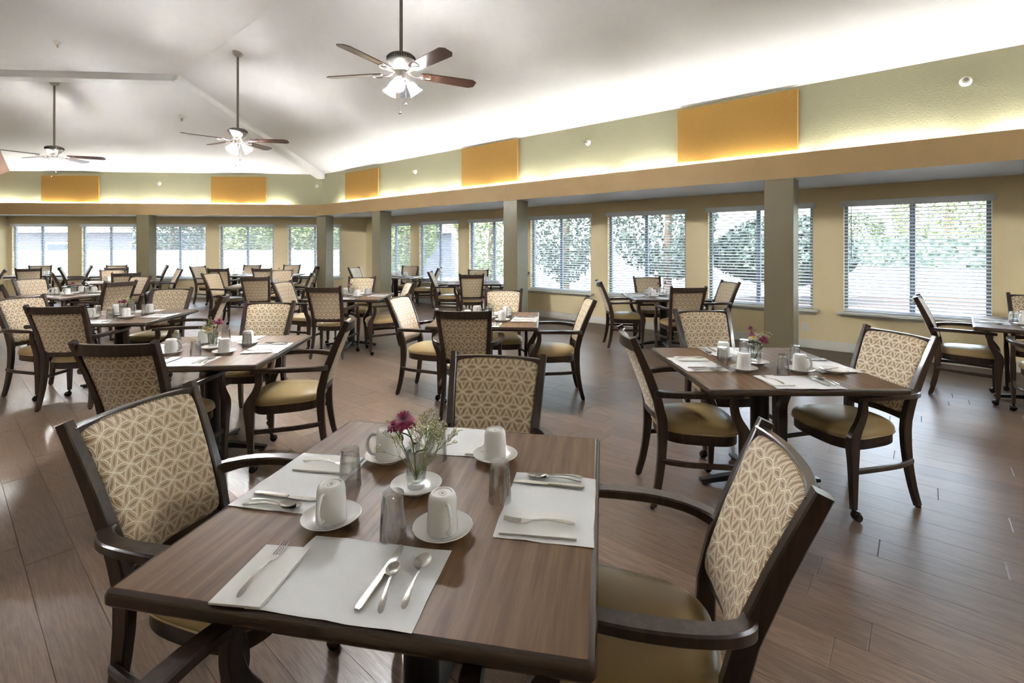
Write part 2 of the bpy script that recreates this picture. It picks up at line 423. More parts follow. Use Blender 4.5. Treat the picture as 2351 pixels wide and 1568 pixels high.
def wall_with_windows(name, P, d, n, t0, t1, wins, label):
    mb = MB(); T = .16; ang = math.atan2(d.y, d.x)
    def seg(a, b, z0, z1):
        if b - a < .01: return
        c = P + d * ((a + b) / 2) + n * (T / 2)
        mb.box((c.x, c.y, (z0 + z1) / 2), (b - a, T, z1 - z0), rot=Matrix.Rotation(ang, 3, 'Z'))
    seg(t0, t1, -.02, Z_SILL); seg(t0, t1, Z_HEAD, 2.75)
    cur = t0
    for a, b in sorted(wins): seg(cur, a + .03, Z_SILL, Z_HEAD); cur = b - .03
    seg(cur, t1, Z_SILL, Z_HEAD)
    return struct(name, mb.build(name, 'wall', False), label)
wall_with_windows('wall_right', WR, DR, NR, (RB - WR).dot(DR), (CO - WR).dot(DR) + .06, wins_r, 'cream wall with a row of wide blind-covered windows')
wall_with_windows('wall_back', WB, DB, NBK, (CO - WB).dot(DB) - .06, (CL - WB).dot(DB), wins_b, 'cream far wall with five blind-covered windows')
def simple_wall(name, a, b, z0, z1, mat, label, th=.12):
    d = (b - a); L = d.length; d.normalize(); n = V2(d.y, -d.x); c = (a + b) / 2 + n * th / 2
    return struct(name, MB().box((0, 0, 0), (L, th, z1 - z0)).build(name, mat, False), label, (c.x, c.y, (z0 + z1) / 2), math.atan2(d.y, d.x))
simple_wall('wall_left', outer[1], outer[2], -.02, 2.75, 'wall', 'plain pale wall closing the far end of the room')
simple_wall('wall_rear', outer[2], outer[3], -.02, 2.75, 'wall', 'plain cream wall behind the viewer')
simple_wall('wall_end', outer[3], outer[4], -.02, 2.75, 'wall', 'plain cream wall closing the window row')

# baseboards
for nm, P, d, n, a, b in (('baseboard_right', WR, DR, NR, (RB - WR).dot(DR), (CO - WR).dot(DR)), ('baseboard_back', WB, DB, NBK, (CO - WB).dot(DB), (CL - WB).dot(DB))):
    c = P + d * ((a + b) / 2) - n * .009
    struct(nm, MB().box((0, 0, 0), (abs(b - a), .018, .135), .006).build(nm, 'trim', False), 'white baseboard along the window wall' if nm.endswith('right') else 'white baseboard along the far wall', (c.x, c.y, .0675), math.atan2(d.y, d.x))
c = V2(LEFT_X + .009, (outer[1].y + outer[2].y) / 2)
struct('baseboard_left', MB().box((0, 0, 0), (.018, abs(outer[1].y - outer[2].y), .135), .006).build('baseboard_left', 'trim', False), 'white baseboard along the plain end wall', (c.x, c.y, .0675))

# ledge (fascia + trough + soffit), green upper wall, sloped ceiling
lip = offset(poly, .05); inn = offset(poly, 0); tr0 = offset(poly, .065); bm2 = offset(poly, .32)
def ring(mb, pa, za, pb, zb):
    n = len(pa)
    for i in range(n):
        j = (i + 1) % n
        mb.add([(pa[i].x, pa[i].y, za), (pa[j].x, pa[j].y, za), (pb[j].x, pb[j].y, zb), (pb[i].x, pb[i].y, zb)], [(0, 1, 2, 3)])
mb = MB(); ring(mb, inn, Z_FB, lip, Z_FT); ring(mb, lip, Z_FT, tr0, Z_FT)
struct('trim_1', mb.build('ledge_fascia', 'fascia', False), 'tan ledge band running under the lit cove')
mb = MB(); ring(mb, bm2, Z_FB, inn, Z_FB); ring(mb, bm2, Z_SOF, bm2, Z_FB)
mb.add([(p.x, p.y, Z_SOF) for p in outer] + [(p.x, p.y, Z_SOF) for p in bm2], [(i, (i + 1) % 5, 5 + (i + 1) % 5, 5 + i) for i in range(5)])
struct('ceiling_soffit', mb.build('ceiling_soffit', 'soffit', False), 'low pale ceiling over the window aisle')
mb = MB(); ring(mb, tr0, Z_FT, tr0, 2.46); ring(mb, tr0, 2.46, green, 2.46)
struct('trim_4', mb.build('cove_trough', 'trim', False), 'white trough of the light cove')
mb = MB(); ring(mb, green, 2.46, green, Z_G)
struct('wall_upper', mb.build('wall_upper', 'green', False), 'sage green upper wall above the lit ledge')
mb = MB(); ring(mb, green, Z_G, top_in, Z_TOP); mb.add([(p.x, p.y, Z_TOP) for p in top_in], [(0, 1, 2, 3, 4)])
struct('ceiling', mb.build('ceiling', 'ceil', False), 'textured off-white vaulted ceiling')
# roof over everything keeps the sun out
mb = MB(); eave = offset(outer, .7); rp = offset(outer, -5)
ring(mb, eave, 2.5, rp, 5.1); mb.add([(p.x, p.y, 5.1) for p in rp], [(0, 1, 2, 3, 4)]); ring(mb, eave, 2.5, offset(outer, 0), 2.5)
struct('roof', mb.build('roof', 'tile', False), 'outer roof of the dining hall')
# ceiling beams: along the far crease and down the corner hip
def slope_bar(name, a, b, w, dn, label):
    a, b = Vector(a), Vector(b); me = MB().bar([a, b], (w, dn), ch=.04).build(name, 'ceil', False)
    return struct(name, me, label)
h0 = Vector((green[0].x, green[0].y, Z_G - .03)); h1 = Vector((top_in[0].x, top_in[0].y, Z_TOP - .03))
slope_bar('trim_2', h0, h1 + (h1 - h0).normalized() * .06, .26, .20, 'boxed ceiling beam sloping down to the room corner')
slope_bar('trim_3', h1, (top_in[1].x, top_in[1].y, Z_TOP - .03), .26, .20, 'boxed ceiling beam running level across the vault')

# pillars
def pillar(p, face, w, label, depth=.315):
    n = V2(face.y, -face.x); n = n if n.dot(p) > 0 else -n       # away from the camera
    c = p + face * (w / 2) + n * (depth / 2)
    return struct('column', MB().box((0, 0, 0), (w, depth, Z_FB), .006).build('column', 'column', False), label, (c.x, c.y, Z_FB / 2), math.atan2(face.y, face.x))
for u, lab in ((1754, 'wide olive square pillar beside the table with purple and white blooms'), (1155.5, 'slim olive square pillar before the middle windows'), (854, 'sage square pillar in front of the far row of windows')):
    t, p = hit(u, PR, DR); pillar(p, -DR, .315, lab)
t, p = hit(1154.5, PR, DR)
pillar(PR + DR * (hit(1754, PR, DR)[0] - 4.2), -DR, .315, 'olive square pillar further along the ledge')
bis = (-DR - DB).normalized(); 
pillar(FA + bis * 0.0 + V2(.0, .0), V2(.945, -.327), .30, 'slim olive square pillar under the ledge corner', .30)
t, p = hit(312.5, FA, DB); pillar(p, -DB, .306, 'olive square pillar before the far windows at the end of the room')

# ------------------------------------------------------------------ floor
def inside(p, pl):
    for i in range(len(pl)):
        a, b = pl[i], pl[(i + 1) % len(pl)]; d = (b - a).normalized()
        if (p - a).dot(V2(d.y, -d.x)) > .25: return False
    return True
M['plank'] = mk_plank()
xs = [p.x for p in outer]; ys = [p.y for p in outer]
FL = struct('floor', MB().box(((min(xs) + max(xs)) / 2, (min(ys) + max(ys)) / 2, -.06), (max(xs) - min(xs), max(ys) - min(ys), .10)).build('floor_slab', plain('floor_joint', srgb(60, 46, 38), .7), False), 'brown wood-look plank floor')
PW, PL = .178, 1.22
planks = []
for j in range(-150, 150):
    offs = random.uniform(0, PL)
    for i in range(-24, 25):
        c = DR * (i * PL + offs) + NR * (j * PW)
        if inside(c, outer): planks.append((c, random.random()))
def fkey(q):
    c = q[0]
    if c.y < .75: return 1e6 + c.length
    if abs(c.x / c.y) > 1.12: return 1e5 + c.length
    return c.length
planks.sort(key=fkey)
def plank_geo(mb, c):
    d = DR * (PL / 2 - .0006); n = NR * (PW / 2 - .0006); o = len(mb.v); b = .0012
    top = [c - d - n, c + d - n, c + d + n, c - d + n]
    mb.add([(p.x, p.y, -.011) for p in top] + [(p.x, p.y, -b) for p in top] + [(lerp(p.x, c.x, .0012 / .09 * .3), lerp(p.y, c.y, .0012 / .09 * .3), 0) for p in top],
           [(0, 1, 5, 4), (1, 2, 6, 5), (2, 3, 7, 6), (3, 0, 4, 7), (4, 5, 9, 8), (5, 6, 10, 9), (6, 7, 11, 10), (7, 4, 8, 11), (8, 9, 10, 11)])
def set_pid(me, vals):
    at = me.attributes.new('pid', 'FLOAT', 'POINT'); at.data.foreach_set('value', np.asarray(vals, dtype=np.float32))
for c, r in planks[:300]:
    mb = MB(); plank_geo(mb, c); me = mb.build('plank', 'plank', False); set_pid(me, [r] * len(mb.v)); ob('plank', me, FL)
mb = MB(); vals = []
for c, r in planks[300:]:
    n0 = len(mb.v); plank_geo(mb, c); vals += [r] * (len(mb.v) - n0)
me = mb.build('far_planks', 'plank', False); set_pid(me, vals); ob('far_planks', me, FL, kind='stuff')

# ------------------------------------------------------------------ windows and blinds
def quad_frame(mb, w, h, z0, t, dep, y):
    mb.box((0, y, z0 + t / 2), (w, dep, t)); mb.box((0, y, z0 + h - t / 2), (w, dep, t))
    mb.box((-w / 2 + t / 2, y, z0 + h / 2), (t, dep, h)); mb.box((w / 2 - t / 2, y, z0 + h / 2), (t, dep, h))
HW = Z_HEAD - Z_SILL; OW = WW - .06
mbf = MB(); quad_frame(mbf, OW, HW, 0, .045, .06, .11); ME_wf = mbf.build('window_frame', 'alu', False)
ME_mul = MB().box((0, .10, HW / 2), (.06, .05, HW - .09), .004).build('mullion', 'alu', False)
ME_pane = MB().box((0, 0, HW / 2), (OW / 2 - .06, .006, HW - .09)).build('pane', 'pane', False)
ME_sill = MB().box((0, -.02, -.0175), (WW + .10, .17, .035), .008).build('sill', 'trim', False)
ME_apron = MB().box((0, -.012, -.055), (WW + .02, .02, .04), .004).build('sill_apron', 'trim', False)
NSL = 31; PIT = (HW - .115) / NSL
# slat: thin arched strip
mb = MB(); sw = .048
prof = [(-sw / 2, 0), (-sw / 4, .0022), (0, .003), (sw / 4, .0022), (sw / 2, 0)]
vv = []
for x in (-WW / 2 + .035, WW / 2 - .035):
    vv += [(x, y, z + .0012) for y, z in prof] + [(x, y, z - .0012) for y, z in reversed(prof)]
mb.add(vv, [(i, (i + 1) % 10, 10 + (i + 1) % 10, 10 + i) for i in range(10)] + [tuple(range(9, -1, -1)), tuple(range(10, 20))])
ME_slat = mb.build('slat', 'blind', False)
ME_val = MB().box((0, -.012, HW - .03), (WW + .01, .05, .085), .006).build('valance', 'blind', False)
ME_rail = MB().box((0, .0, .02), (WW - .07, .045, .018), .004).build('bottom_rail', 'blind', False)
mb = MB()
for x in (-.58, 0, .58):
    for y in (-.0255, .0255): mb.tube([(x, y, .02), (x, y, HW - .05)], .0009, 4)
ME_cord = mb.build('ladder_cord', 'blind')
ME_wand = MB().tube([(WW / 2 - .12, -.035, HW - .06), (WW / 2 - .12, -.035, HW - .78)], .005, 6).build('tilt_wand', plain('wand', srgb(150, 152, 158), .3))
wnames = {}
def window(idx, P, d, n, a, b, wall_word, tilt, blind_label):
    m = P + d * ((a + b) / 2); rz = math.atan2(-n.x, n.y)
    w = struct('window_%d' % idx, None, 'sliding window with two panes behind %s' % wall_word, (m.x, m.y, Z_SILL), rz)
    ob('frame', ME_wf, w); ob('mullion', ME_mul, w); ob('pane', ME_pane, w, (-OW / 4, .115, .045)); ob('pane', ME_pane, w, (OW / 4, .10, .045))
    ob('sill', ME_sill, w); ob('sill_apron', ME_apron, w)
    bl = thing('window_blind', blind_label, 'blind', (m.x + n.x * .012, m.y + n.y * .012, Z_SILL), rz, 'venetian blinds over the windows')
    ob('valance', ME_val, bl); ob('bottom_rail', ME_rail, bl); ob('ladder_cord', ME_cord, bl)
    wd = ob('tilt_wand', ME_wand, bl); wd.scale = (-1, 1, 1)
    for k in range(NSL):
        sl = ob('slat', ME_slat, bl, (0, 0, .045 + PIT * k)); sl.rotation_euler = (tilt, 0, 0)
T0 = math.radians(17)
labr = ['white venetian blind on the window two past the widest one', 'white venetian blind on the window just past the widest one', 'white venetian blind on the widest-looking window, hedge showing through it',
        'white venetian blind partly hidden by the wide olive pillar', 'white venetian blind in front of dark bluish trees', 'white venetian blind beside the slim olive pillar, pale foliage behind',
        'white venetian blind cut by the slim olive pillar, lattice of light behind', 'white venetian blind between the slim and the sage pillars', 'white venetian blind just past the sage pillar, narrow sliver', 'white venetian blind next to the room corner, behind the sage pillar']
for i, (a, b) in enumerate(wins_r): window(i + 1, WR, DR, NR, a, b, 'a white blind in the long window wall', T0, labr[i])
labb = ['white venetian blind on the far wall behind the corner pillar', 'white venetian blind on the far wall, second from the room corner', 'white venetian blind on the far wall, its edge behind the end pillar',
        'white venetian blind on the far wall, tiled roof showing, beside the end pillar', 'white venetian blind on the far wall at the plain end wall']
for i, (a, b) in enumerate(wins_b): window(11 + i, WB, DB, NBK, a, b, 'a white blind in the far wall', T0, labb[i])

# ------------------------------------------------------------------ cove tubes, wall panels, sprinklers, outlet
ME_tube = MB().lathe([(.016, -.57), (.016, .57)], 10, axis=(1, 0, 0)).build('tube_glow', 'tube')
ME_tcap = MB().lathe([(.017, -.60), (.017, -.57)], 10, axis=(1, 0, 0)).lathe([(.017, .57), (.017, .60)], 10, axis=(1, 0, 0)).build('tube_cap', 'trim')
cove = offset(poly, .135); proto = None
for i in range(5):
    a, b = cove[i], cove[(i + 1) % 5]; d = (b - a); L = d.length; d.normalize(); n = int((L - .5) / 1.33); st = (L - n * 1.33) / 2
    for k in range(n):
        c = a + d * (st + 1.33 * (k + .5)); rz = math.atan2(d.y, d.x)
        if proto is None:
            proto = thing('fluorescent_tube', 'fluorescent tube hidden in the cove behind the tan ledge', 'lamp', (c.x, c.y, 2.515), rz, 'cove tubes behind the ledge')
            ob('glow_tube', ME_tube, proto); ob('end_cap', ME_tcap, proto)
        else: dup(proto, (c.x, c.y, 2.515), rz, None)
GR = PR + NR * OFF_G; GB = FA + NBK * OFF_G
def zat(v, Y): return HC - (v - VH) / F * Y
def panel(P, d, n, u0, u1, vb, vt, at, label):
    t0, p0 = hit(u0, P - n * .05, d); t1, p1 = hit(u1, P - n * .05, d); m = (p0 + p1) / 2
    q = hit(at, P - n * .05, d)[1]; z0, z1 = zat(vb, q.y), zat(vt, q.y); w = (p1 - p0).length; hgt = z1 - z0
    print('PANEL', w, z0, z1)
    o = thing('acoustic_panel', label, 'wall panel', (m.x, m.y, z0), math.atan2(-n.x, n.y), 'mustard wall panels')
    ob('fabric_face', MB().box((0, .018, hgt / 2), (w, .036, hgt), .008).build('fabric_face', 'panel', False), o)
    mb = MB()
    for x in (-w * .35, w * .35): mb.box((x, .043, hgt * .75), (.05, .014, .05))
    ob('mounting_clip', mb.build('mounting_clip', 'nickel', False), o)
panel(GR, DR, NR, 1554.7, 1832, 375.7, 253.6, 1554.7, 'mustard fabric wall panel above the wide olive pillar, largest in view')
panel(GR, DR, NR, 1059, 1188, 430, 342, 1059, 'mustard fabric wall panel above the slim olive pillar')
panel(GR, DR, NR, 792, 868, 460.5, 398, 792, 'mustard fabric wall panel above the sage pillar')
panel(GB, DB, NBK, 484, 611, 466, 405, 484, 'mustard fabric wall panel on the far wall near the sloping beam')
panel(GB, DB, NBK, 94, 227, 463.5, 402, 94, 'mustard fabric wall panel on the far wall behind the furthest fan')
ME_sp1 = MB().lathe([(.052, 0), (.050, .006), (.034, .03), (.030, .045), (.012, .045)], 20).build('escutcheon', 'trim')
mb = MB().lathe([(.010, .03), (.010, .07), (.006, .075)], 10)
mb.lathe([(.003, .07), (.018, .085), (.018, .088), (.003, .088)], 12); mb.tube([(-.012, 0, .05), (-.014, 0, .07), (0, 0, .085)], .002, 5); mb.tube([(.012, 0, .05), (.014, 0, .07), (0, 0, .085)], .002, 5)
ME_sp2 = mb.build('spray_head', 'nickel')
def sprinkler(loc, nrm, label, s=1.0):
    o = thing('sprinkler', label, 'sprinkler', loc, 0, 'fire sprinklers'); o.rotation_mode = 'XYZ'
    o.rotation_euler = Vector(nrm).to_track_quat('Z', 'Y').to_euler(); o.scale = (s, s, s)
    ob('escutcheon', ME_sp1, o); ob('spray_head', ME_sp2, o)
for P, d, n, u, v, lab in ((GR, DR, NR, 2217, 187, 'white sidewall sprinkler on the sage wall past the largest mustard panel'), (GR, DR, NR, 1350, 327, 'white sidewall sprinkler between the largest and second mustard panels'),
                           (GR, DR, NR, 954, 394, 'white sidewall sprinkler between the second and third mustard panels'), (GB, DB, NBK, 727, 427, 'white sidewall sprinkler under the foot of the sloping beam'), (GB, DB, NBK, 366, 421, 'white sidewall sprinkler between the two far-wall mustard panels')):
    q = hit(u, P, d)[1]; sprinkler((q.x, q.y, zat(v, q.y)), (-n.x, -n.y, 0), lab)
def ray_ceiling(u, v):
    for k in range(200, 2000):
        Y = k * .01; X = (u - CX) / F * Y; z = zat(v, Y)
        if z >= ceil_z(X, Y): return X, Y, ceil_z(X, Y)
x, y, z = ray_ceiling(132, 96); sprinkler((x, y, z), (0, 0, -1), 'chrome pendent sprinkler on the flat top of the vault')
x, y, z = ray_ceiling(419, 266); sprinkler((x, y, z), Vector((.03, -.32, -1)).normalized(), 'white recessed sprinkler on the slope beside the sloping beam', 1.3)
q = hit(1850, WR, DR)[1]
o = thing('wall_outlet', 'white electrical outlet low on the cream wall beside the wide pillar', 'outlet', (q.x, q.y, zat(750, q.y)), math.atan2(-NR.x, NR.y))
ob('faceplate', MB().box((0, -.004, 0), (.075, .008, .117), .003).build('faceplate', 'trim', False), o)
for s in (-1, 1):
    sk = ob('socket', MB().box((0, -.009, s * .026), (.034, .004, .032), .002).build('socket', 'trim', False), o)
    mb = MB(); mb.box((-.007, -.0115, s * .026 + .003), (.0025, .002, .009)); mb.box((.007, -.0115, s * .026 + .003), (.0025, .002, .009)); mb.box((0, -.0115, s * .026 - .009), (.005, .002, .005))
    ob('slot', mb.build('slot', 'black', False), sk)

# ------------------------------------------------------------------ ceiling fans
def blade_mesh():
    mb = MB(); xs = [.20, .26, .50, .735, .765, .785]; wd = [.10, .122, .142, .155, .118, .085]; v = []
    for x, w in zip(xs, wd):
        for y in (-w / 2, w / 2): v += [(x, y, .004), (x, y, -.004)]
    f = []
    for i in range(len(xs) - 1):
        a = i * 4; b = a + 4
        f += [(a, b, b + 2, a + 2), (a + 1, a + 3, b + 3, b + 1), (a, a + 1, b + 1, b), (a + 2, b + 2, b + 3, a + 3)]
    f += [(0, 2, 3, 1), (20, 21, 23, 22)]
    R = Matrix.Rotation(math.radians(-12), 3, 'X')
    mb.add([R @ Vector(p) for p in v], f); return mb.build('blade', 'blade', False)
ME_blade = blade_mesh()
mb = MB(); mb.bar(spline([(.07, 0, .012), (.12, 0, -.018), (.18, 0, -.016), (.21, 0, -.012)], 4), (.024, .008))
mb.tube([(.245 + .055 * math.cos(a), .034 * math.sin(a), -.013 + .006 * math.sin(a)) for a in [2 * math.pi * k / 16 for k in range(16)]], .007, 6, True)
ME_iron = mb.build('blade_iron', 'nickel')
M['motor'] = plain('satin_nickel_housing', (.20, .18, .16), .42, metal=.9)
ME_motor = MB().lathe([(.03, .20), (.06, .19), (.115, .178), (.135, .16), (.138, .115), (.128, .10), (.105, .075), (.085, .055), (.06, .035), (.055, .02)], 40).build('motor_housing', 'motor')
mb = MB()
for k in range(36):
    a = 2 * math.pi * k / 36; mb.box((.138 * math.cos(a), .138 * math.sin(a), .137), (.006, .009, .034), rot=None)
ME_vent = mb.build('cooling_vent', 'black', False)
ME_fit = MB().lathe([(.055, .02), (.052, -.03), (.045, -.055), (.03, -.07), (.034, -.10), (.022, -.125), (.006, -.135)], 24).build('light_fitter', 'nickel')
sh = [(.024, 0), (.034, .008), (.042, .03), (.048, .07), (.058, .10), (.072, .122)]
ME_shade = MB().lathe(sh + [(r - .003, z) for r, z in reversed(sh)], 20, close=False).build('glass_shade', 'frost')
ME_bulb = MB().lathe([(.004, .02), (.014, .028), (.020, .045), (.030, .07), (.030, .088), (.020, .104), (.004, .110)], 14).build('bulb', 'bulb')
ME_sock = MB().tube([(0, 0, -.05), (0, 0, .012)], .016, 10).build('shade_socket', 'nickel')
def ceiling_fan(x, y, zb, ang, sang, label):
    zc = ceil_z(x, y); o = thing('ceiling_fan', label, 'ceiling fan', (x, y, zb), 0, 'ceiling fans with three lamps')
    g = V2(ceil_z(x + .05, y) - ceil_z(x - .05, y), ceil_z(x, y + .05) - ceil_z(x, y - .05)) / .1
    nd = Vector((g.x, g.y, -1)).normalized()
    ob('canopy', MB().lathe([(.075, -.005), (.075, .015), (.062, .045), (.035, .07), (.02, .075)], 24, (0, 0, zc - zb), axis=nd).build('canopy', 'nickel'), o)
    ob('downrod', MB().tube([(0, 0, .18), (0, 0, zc - zb - .04)], .0165, 12).build('downrod', 'rod'), o)
    mo = ob('motor_housing', ME_motor, o); ob('cooling_vent', ME_vent, mo)
    for k in range(5):
        b = ob('blade', ME_blade, o, (0, 0, 0), math.radians(ang + 72 * k)); ob('blade_iron', ME_iron, b)
    ft = ob('light_fitter', ME_fit, o)
    for k in range(3):
        a = math.radians(sang + 120 * k); di = Vector((math.cos(a) * .62, math.sin(a) * .62, -.78)).normalized()
        s = ob('glass_shade', ME_shade, o, (math.cos(a) * .085, math.sin(a) * .085, -.085)); s.rotation_euler = di.to_track_quat('Z', 'Y').to_euler()
        ob('shade_socket', ME_sock, s); ob('bulb', ME_bulb, s)
    for px, py, L in ((.0, -.05, .40), (.055, -.03, .31)):
        ch = ob('pull_chain', MB().tube([(px, py, -.06), (px, py, -L)], .0014, 5).build('pull_chain', 'nickel'), o)
        ob('pull_ball', MB().lathe([(.002, .014), (.010, .009), (.013, 0), (.010, -.009), (.002, -.014)], 12, (px, py, -L - .01)).build('pull_ball', 'rod'), ch)
ceiling_fan(-1.104, 4.85, 3.222, 26, -90, 'largest-looking ceiling fan with dark blades and three frosted lamps, hanging over the tables')
ceiling_fan(-4.46, 7.92, 3.222, 8, -100, 'middle ceiling fan of the row, in front of the sloping beam')
ceiling_fan(-8.74, 9.30, 3.222, 22, 215, 'ceiling fan hanging under the level beam at the far end')
ceiling_fan(-6.6, 1.2, 3.222, 40, 20, 'unseen ceiling fan added beside the viewer as fill light')  # added out-of-view fan, its lamps fill the front of the room
ceiling_fan(4.9, .6, 3.222, 30, 10, 'unseen ceiling fan added out of view to light the window side')  # unseen fan added to brighten the window wall and nearby tables

# ------------------------------------------------------------------ dining chair prototype (faces +y, origin on the floor under the seat)
def build_chair():
    g = {}
    def post_y(z):
        return float(np.interp(z, [0, .10, .25, .40, .50, .62, .80, .975], [-.275, -.247, -.222, -.212, -.217, -.245, -.313, -.390]))
    def post_x(z):
        return float(np.interp(z, [0, .2, .42, .55, .975], [.212, .198, .188, .192, .222]))
    zs = [.012, .06, .12, .2, .28, .36, .44, .5, .56, .62, .7, .78, .86, .93, .975]
    for s in (-1, 1):
        mb = MB(); mb.bar([(s * post_x(z), post_y(z), z) for z in zs], lambda i: (float(np.interp(zs[i], [0, .3, .45, .8, .975], [.028, .036, .038, .034, .031])), float(np.interp(zs[i], [0, .3, .45, .7, .975], [.036, .048, .056, .050, .040]))), up=(0, 1, 0), ch=.12)
        g['back_leg%d' % s] = mb.build('back_leg', 'frame', True, 30)
        g['glide%d' % s] = MB().lathe([(.014, 0), (.014, .014)], 10, (s * post_x(0), post_y(0), 0)).build('foot_glide', 'glide')
        # front leg with the arm support in one curve
        fp = [(s * .262, .212, .062), (s * .262, .214, .20), (s * .264, .218, .34), (s * .266, .222, .42), (s * .268, .212, .47), (s * .268, .176, .54), (s * .270, .160, .60), (s * .272, .162, .658)]
        P = spline(fp, 4); n = len(P)
        mb = MB(); mb.bar(P, lambda i: (float(np.interp(P[i].z, [.06, .3, .43, .5, .66], [.026, .036, .040, .034, .030])), float(np.interp(P[i].z, [.06, .3, .40, .45, .52, .66], [.032, .050, .066, .064, .048, .040]))), up=(0, 1, 0), ch=.12)
        g['leg%d' % s] = mb.build('front_leg', 'frame', True, 30)
        mb = MB().tube([(s * .262, .212, .03), (s * .262, .212, .068)], .010, 8)
        mb.lathe([(.004, .052), (.018, .048), (.026, .036), (.027, .026), (.022, .012), (.012, .002), (.004, 0)], 14, (s * .262, .196, 0))
        mb.lathe([(.004, -.012), (.020, -.012), (.022, 0), (.020, .012), (.004, .012)], 14, (s * .276, .198, .022), axis=(1, 0, 0))
        g['caster%d' % s] = mb.build('caster', 'caster')
        ap = [(s * .197, -.252, .655), (s * .232, -.235, .660), (s * .270, -.17, .668), (s * .292, -.06, .674), (s * .292, .06, .674), (s * .280, .15, .672), (s * .272, .205, .668)]
        P2 = spline(ap, 5); n2 = len(P2)
        mb = MB(); mb.bar(P2, lambda i: (float(np.interp(i / (n2 - 1), [0, .2, .6, .9, 1], [.030, .046, .054, .046, .036])), float(np.interp(i / (n2 - 1), [0, .3, 1], [.046, .032, .026]))), ch=.16)
        g['arm%d' % s] = mb.build('arm', 'frame', True, 30)
        st = spline([(s * .258, .205, .262), (s * .262, .05, .268), (s * .255, -.10, .272), (s * .222, -.222, .275)], 4)
        g['stretcher%d' % s] = MB().bar(st, (.020, .030), ch=.25).build('stretcher', 'frame', True, 30)
    def rail(z, hgt, dep, bow, name):
        w = post_x(z); xs = [lerp(-w, w, k / 12) for k in range(13)]
        return MB().bar([(x, post_y(z) - bow * (1 - (x / w) ** 2), z) for x in xs], (dep, hgt), ch=.15).build(name, 'frame', True, 30)
    g['top_rail'] = rail(.928, .066, .026, .040, 'top_rail'); g['bottom_rail'] = rail(.508, .040, .024, .034, 'bottom_rail')
    # back pad: outline ring -> concentric rings
    def pad(z0, z1, mg, y_in, puff, rc, name, mat, flip, N=44):
        zc = (z0 + z1) / 2; hh = (z1 - z0) / 2; v = []; f = []; uv = []
        out = []
        for k in range(N):
            a = 2 * math.pi * k / N; c, s = math.cos(a), math.sin(a)
            e = rc; x = math.copysign(abs(c) ** (2 / e), c); z = math.copysign(abs(s) ** (2 / e), s); out.append((x, z))
        prof = [(1.0, 0.0), (1.0, .35), (.985, .62), (.95, .82), (.85, .93), (.6, .985), (.3, 1.0)]
        def pt(x, z, q):
            zz = zc + z * hh; w = post_x(zz) - mg; X = x * w
            Y = post_y(zz) - .037 * (1 - (X / post_x(zz)) ** 2) + (y_in + puff * q) * (1 if not flip else -1)
            return (X, Y, zz)
        for sc, q in prof:
            for x, z in out:
                p = pt(x * sc, z * sc, q); v.append(p); uv.append((p[0], p[2]))
        for r in range(len(prof) - 1):
            for k in range(N):
                j = (k + 1) % N; qd = (r * N + k, r * N + j, (r + 1) * N + j, (r + 1) * N + k); f.append(qd if flip else qd[::-1])
        p = pt(0, 0, 1.0); v.append(p); uv.append((p[0], p[2])); last = (len(prof) - 1) * N; ce = len(v) - 1
        for k in range(N): tri = (last + k, last + (k + 1) % N, ce); f.append(tri if flip else tri[::-1])
        return mesh(name, v, f, mat, True, uv), [pt(x * 1.0, z * 1.0, .30) for x, z in out]
    g['back_pad'], edge = pad(.528, .948, .017, .002, .038, 13, 'back_pad', 'fabric', False)
    g['piping'] = MB().tube(edge, .0052, 6, True, up=(0, 1, 0)).build('welt', 'braid')
    g['back_panel'], _ = pad(.525, .900, .012, -.004, .014, 14, 'back_panel', 'fabric', True)
    # seat
    N = 56; ol = []
    for k in range(N):
        a = 2 * math.pi * k / N; c, s = math.cos(a), math.sin(a); e = 3.6
        x = math.copysign(abs(c) ** (2 / e), c); y = math.copysign(abs(s) ** (2 / e), s)
        w = lerp(.190, .252, (y + 1) / 2); yy = y * .218 + .012 + (.018 * (1 - x * x) if y > 0 else -.012 * (1 - x * x)); ol.append((x * w, yy))
    def seatmesh(prof, mat, name, capb=True):
        v = []; f = []
        for sc, z in prof:
            for x, y in ol: v.append((x * sc, (y - .01) * sc + .01, z))
        for r in range(len(prof) - 1):
            for k in range(N): j = (k + 1) % N; f.append((r * N + k, r * N + j, (r + 1) * N + j, (r + 1) * N + k))
        f.append(tuple(range(N - 1, -1, -1))); f.append(tuple((len(prof) - 1) * N + k for k in range(N)))
        return mesh(name, v, f, mat, True, None, 50)
    g['seat'] = seatmesh([(.98, .424), (1.0, .430), (1.008, .442), (.99, .456), (.95, .468), (.85, .481), (.68, .492), (.45, .499), (.2, .502)], 'vinyl', 'seat')
    g['seat_welt'] = MB().tube([(x * 1.004, (y - .01) * 1.004 + .01, .4275) for x, y in ol], .0045, 6, True).build('seat_welt', 'vinyl')
    g['seat_frame'] = seatmesh([(.95, .362), (.965, .366), (.965, .424)], 'frame', 'seat_frame')
    o = thing('dining_chair', 'x', 'chair', (0, 0, 0), 0, 'patterned dining armchairs')
    for s in (-1, 1):
        l = ob('front_leg', g['leg%d' % s], o); ob('caster', g['caster%d' % s], l)
        l = ob('back_leg', g['back_leg%d' % s], o); ob('foot_glide', g['glide%d' % s], l)
        ob('arm', g['arm%d' % s], o); ob('stretcher', g['stretcher%d' % s], o)
    ob('top_rail', g['top_rail'], o); ob('bottom_rail', g['bottom_rail'], o)
    b = ob('back_pad', g['back_pad'], o); ob('welt', g['piping'], b); ob('back_panel', g['back_panel'], o)
    st = ob('seat', g['seat'], o); ob('seat_welt', g['seat_welt'], st); ob('seat_frame', g['seat_frame'], o)
    return o
CHAIR = build_chair(); chair_used = [False]
ZE, EY = .975, .390
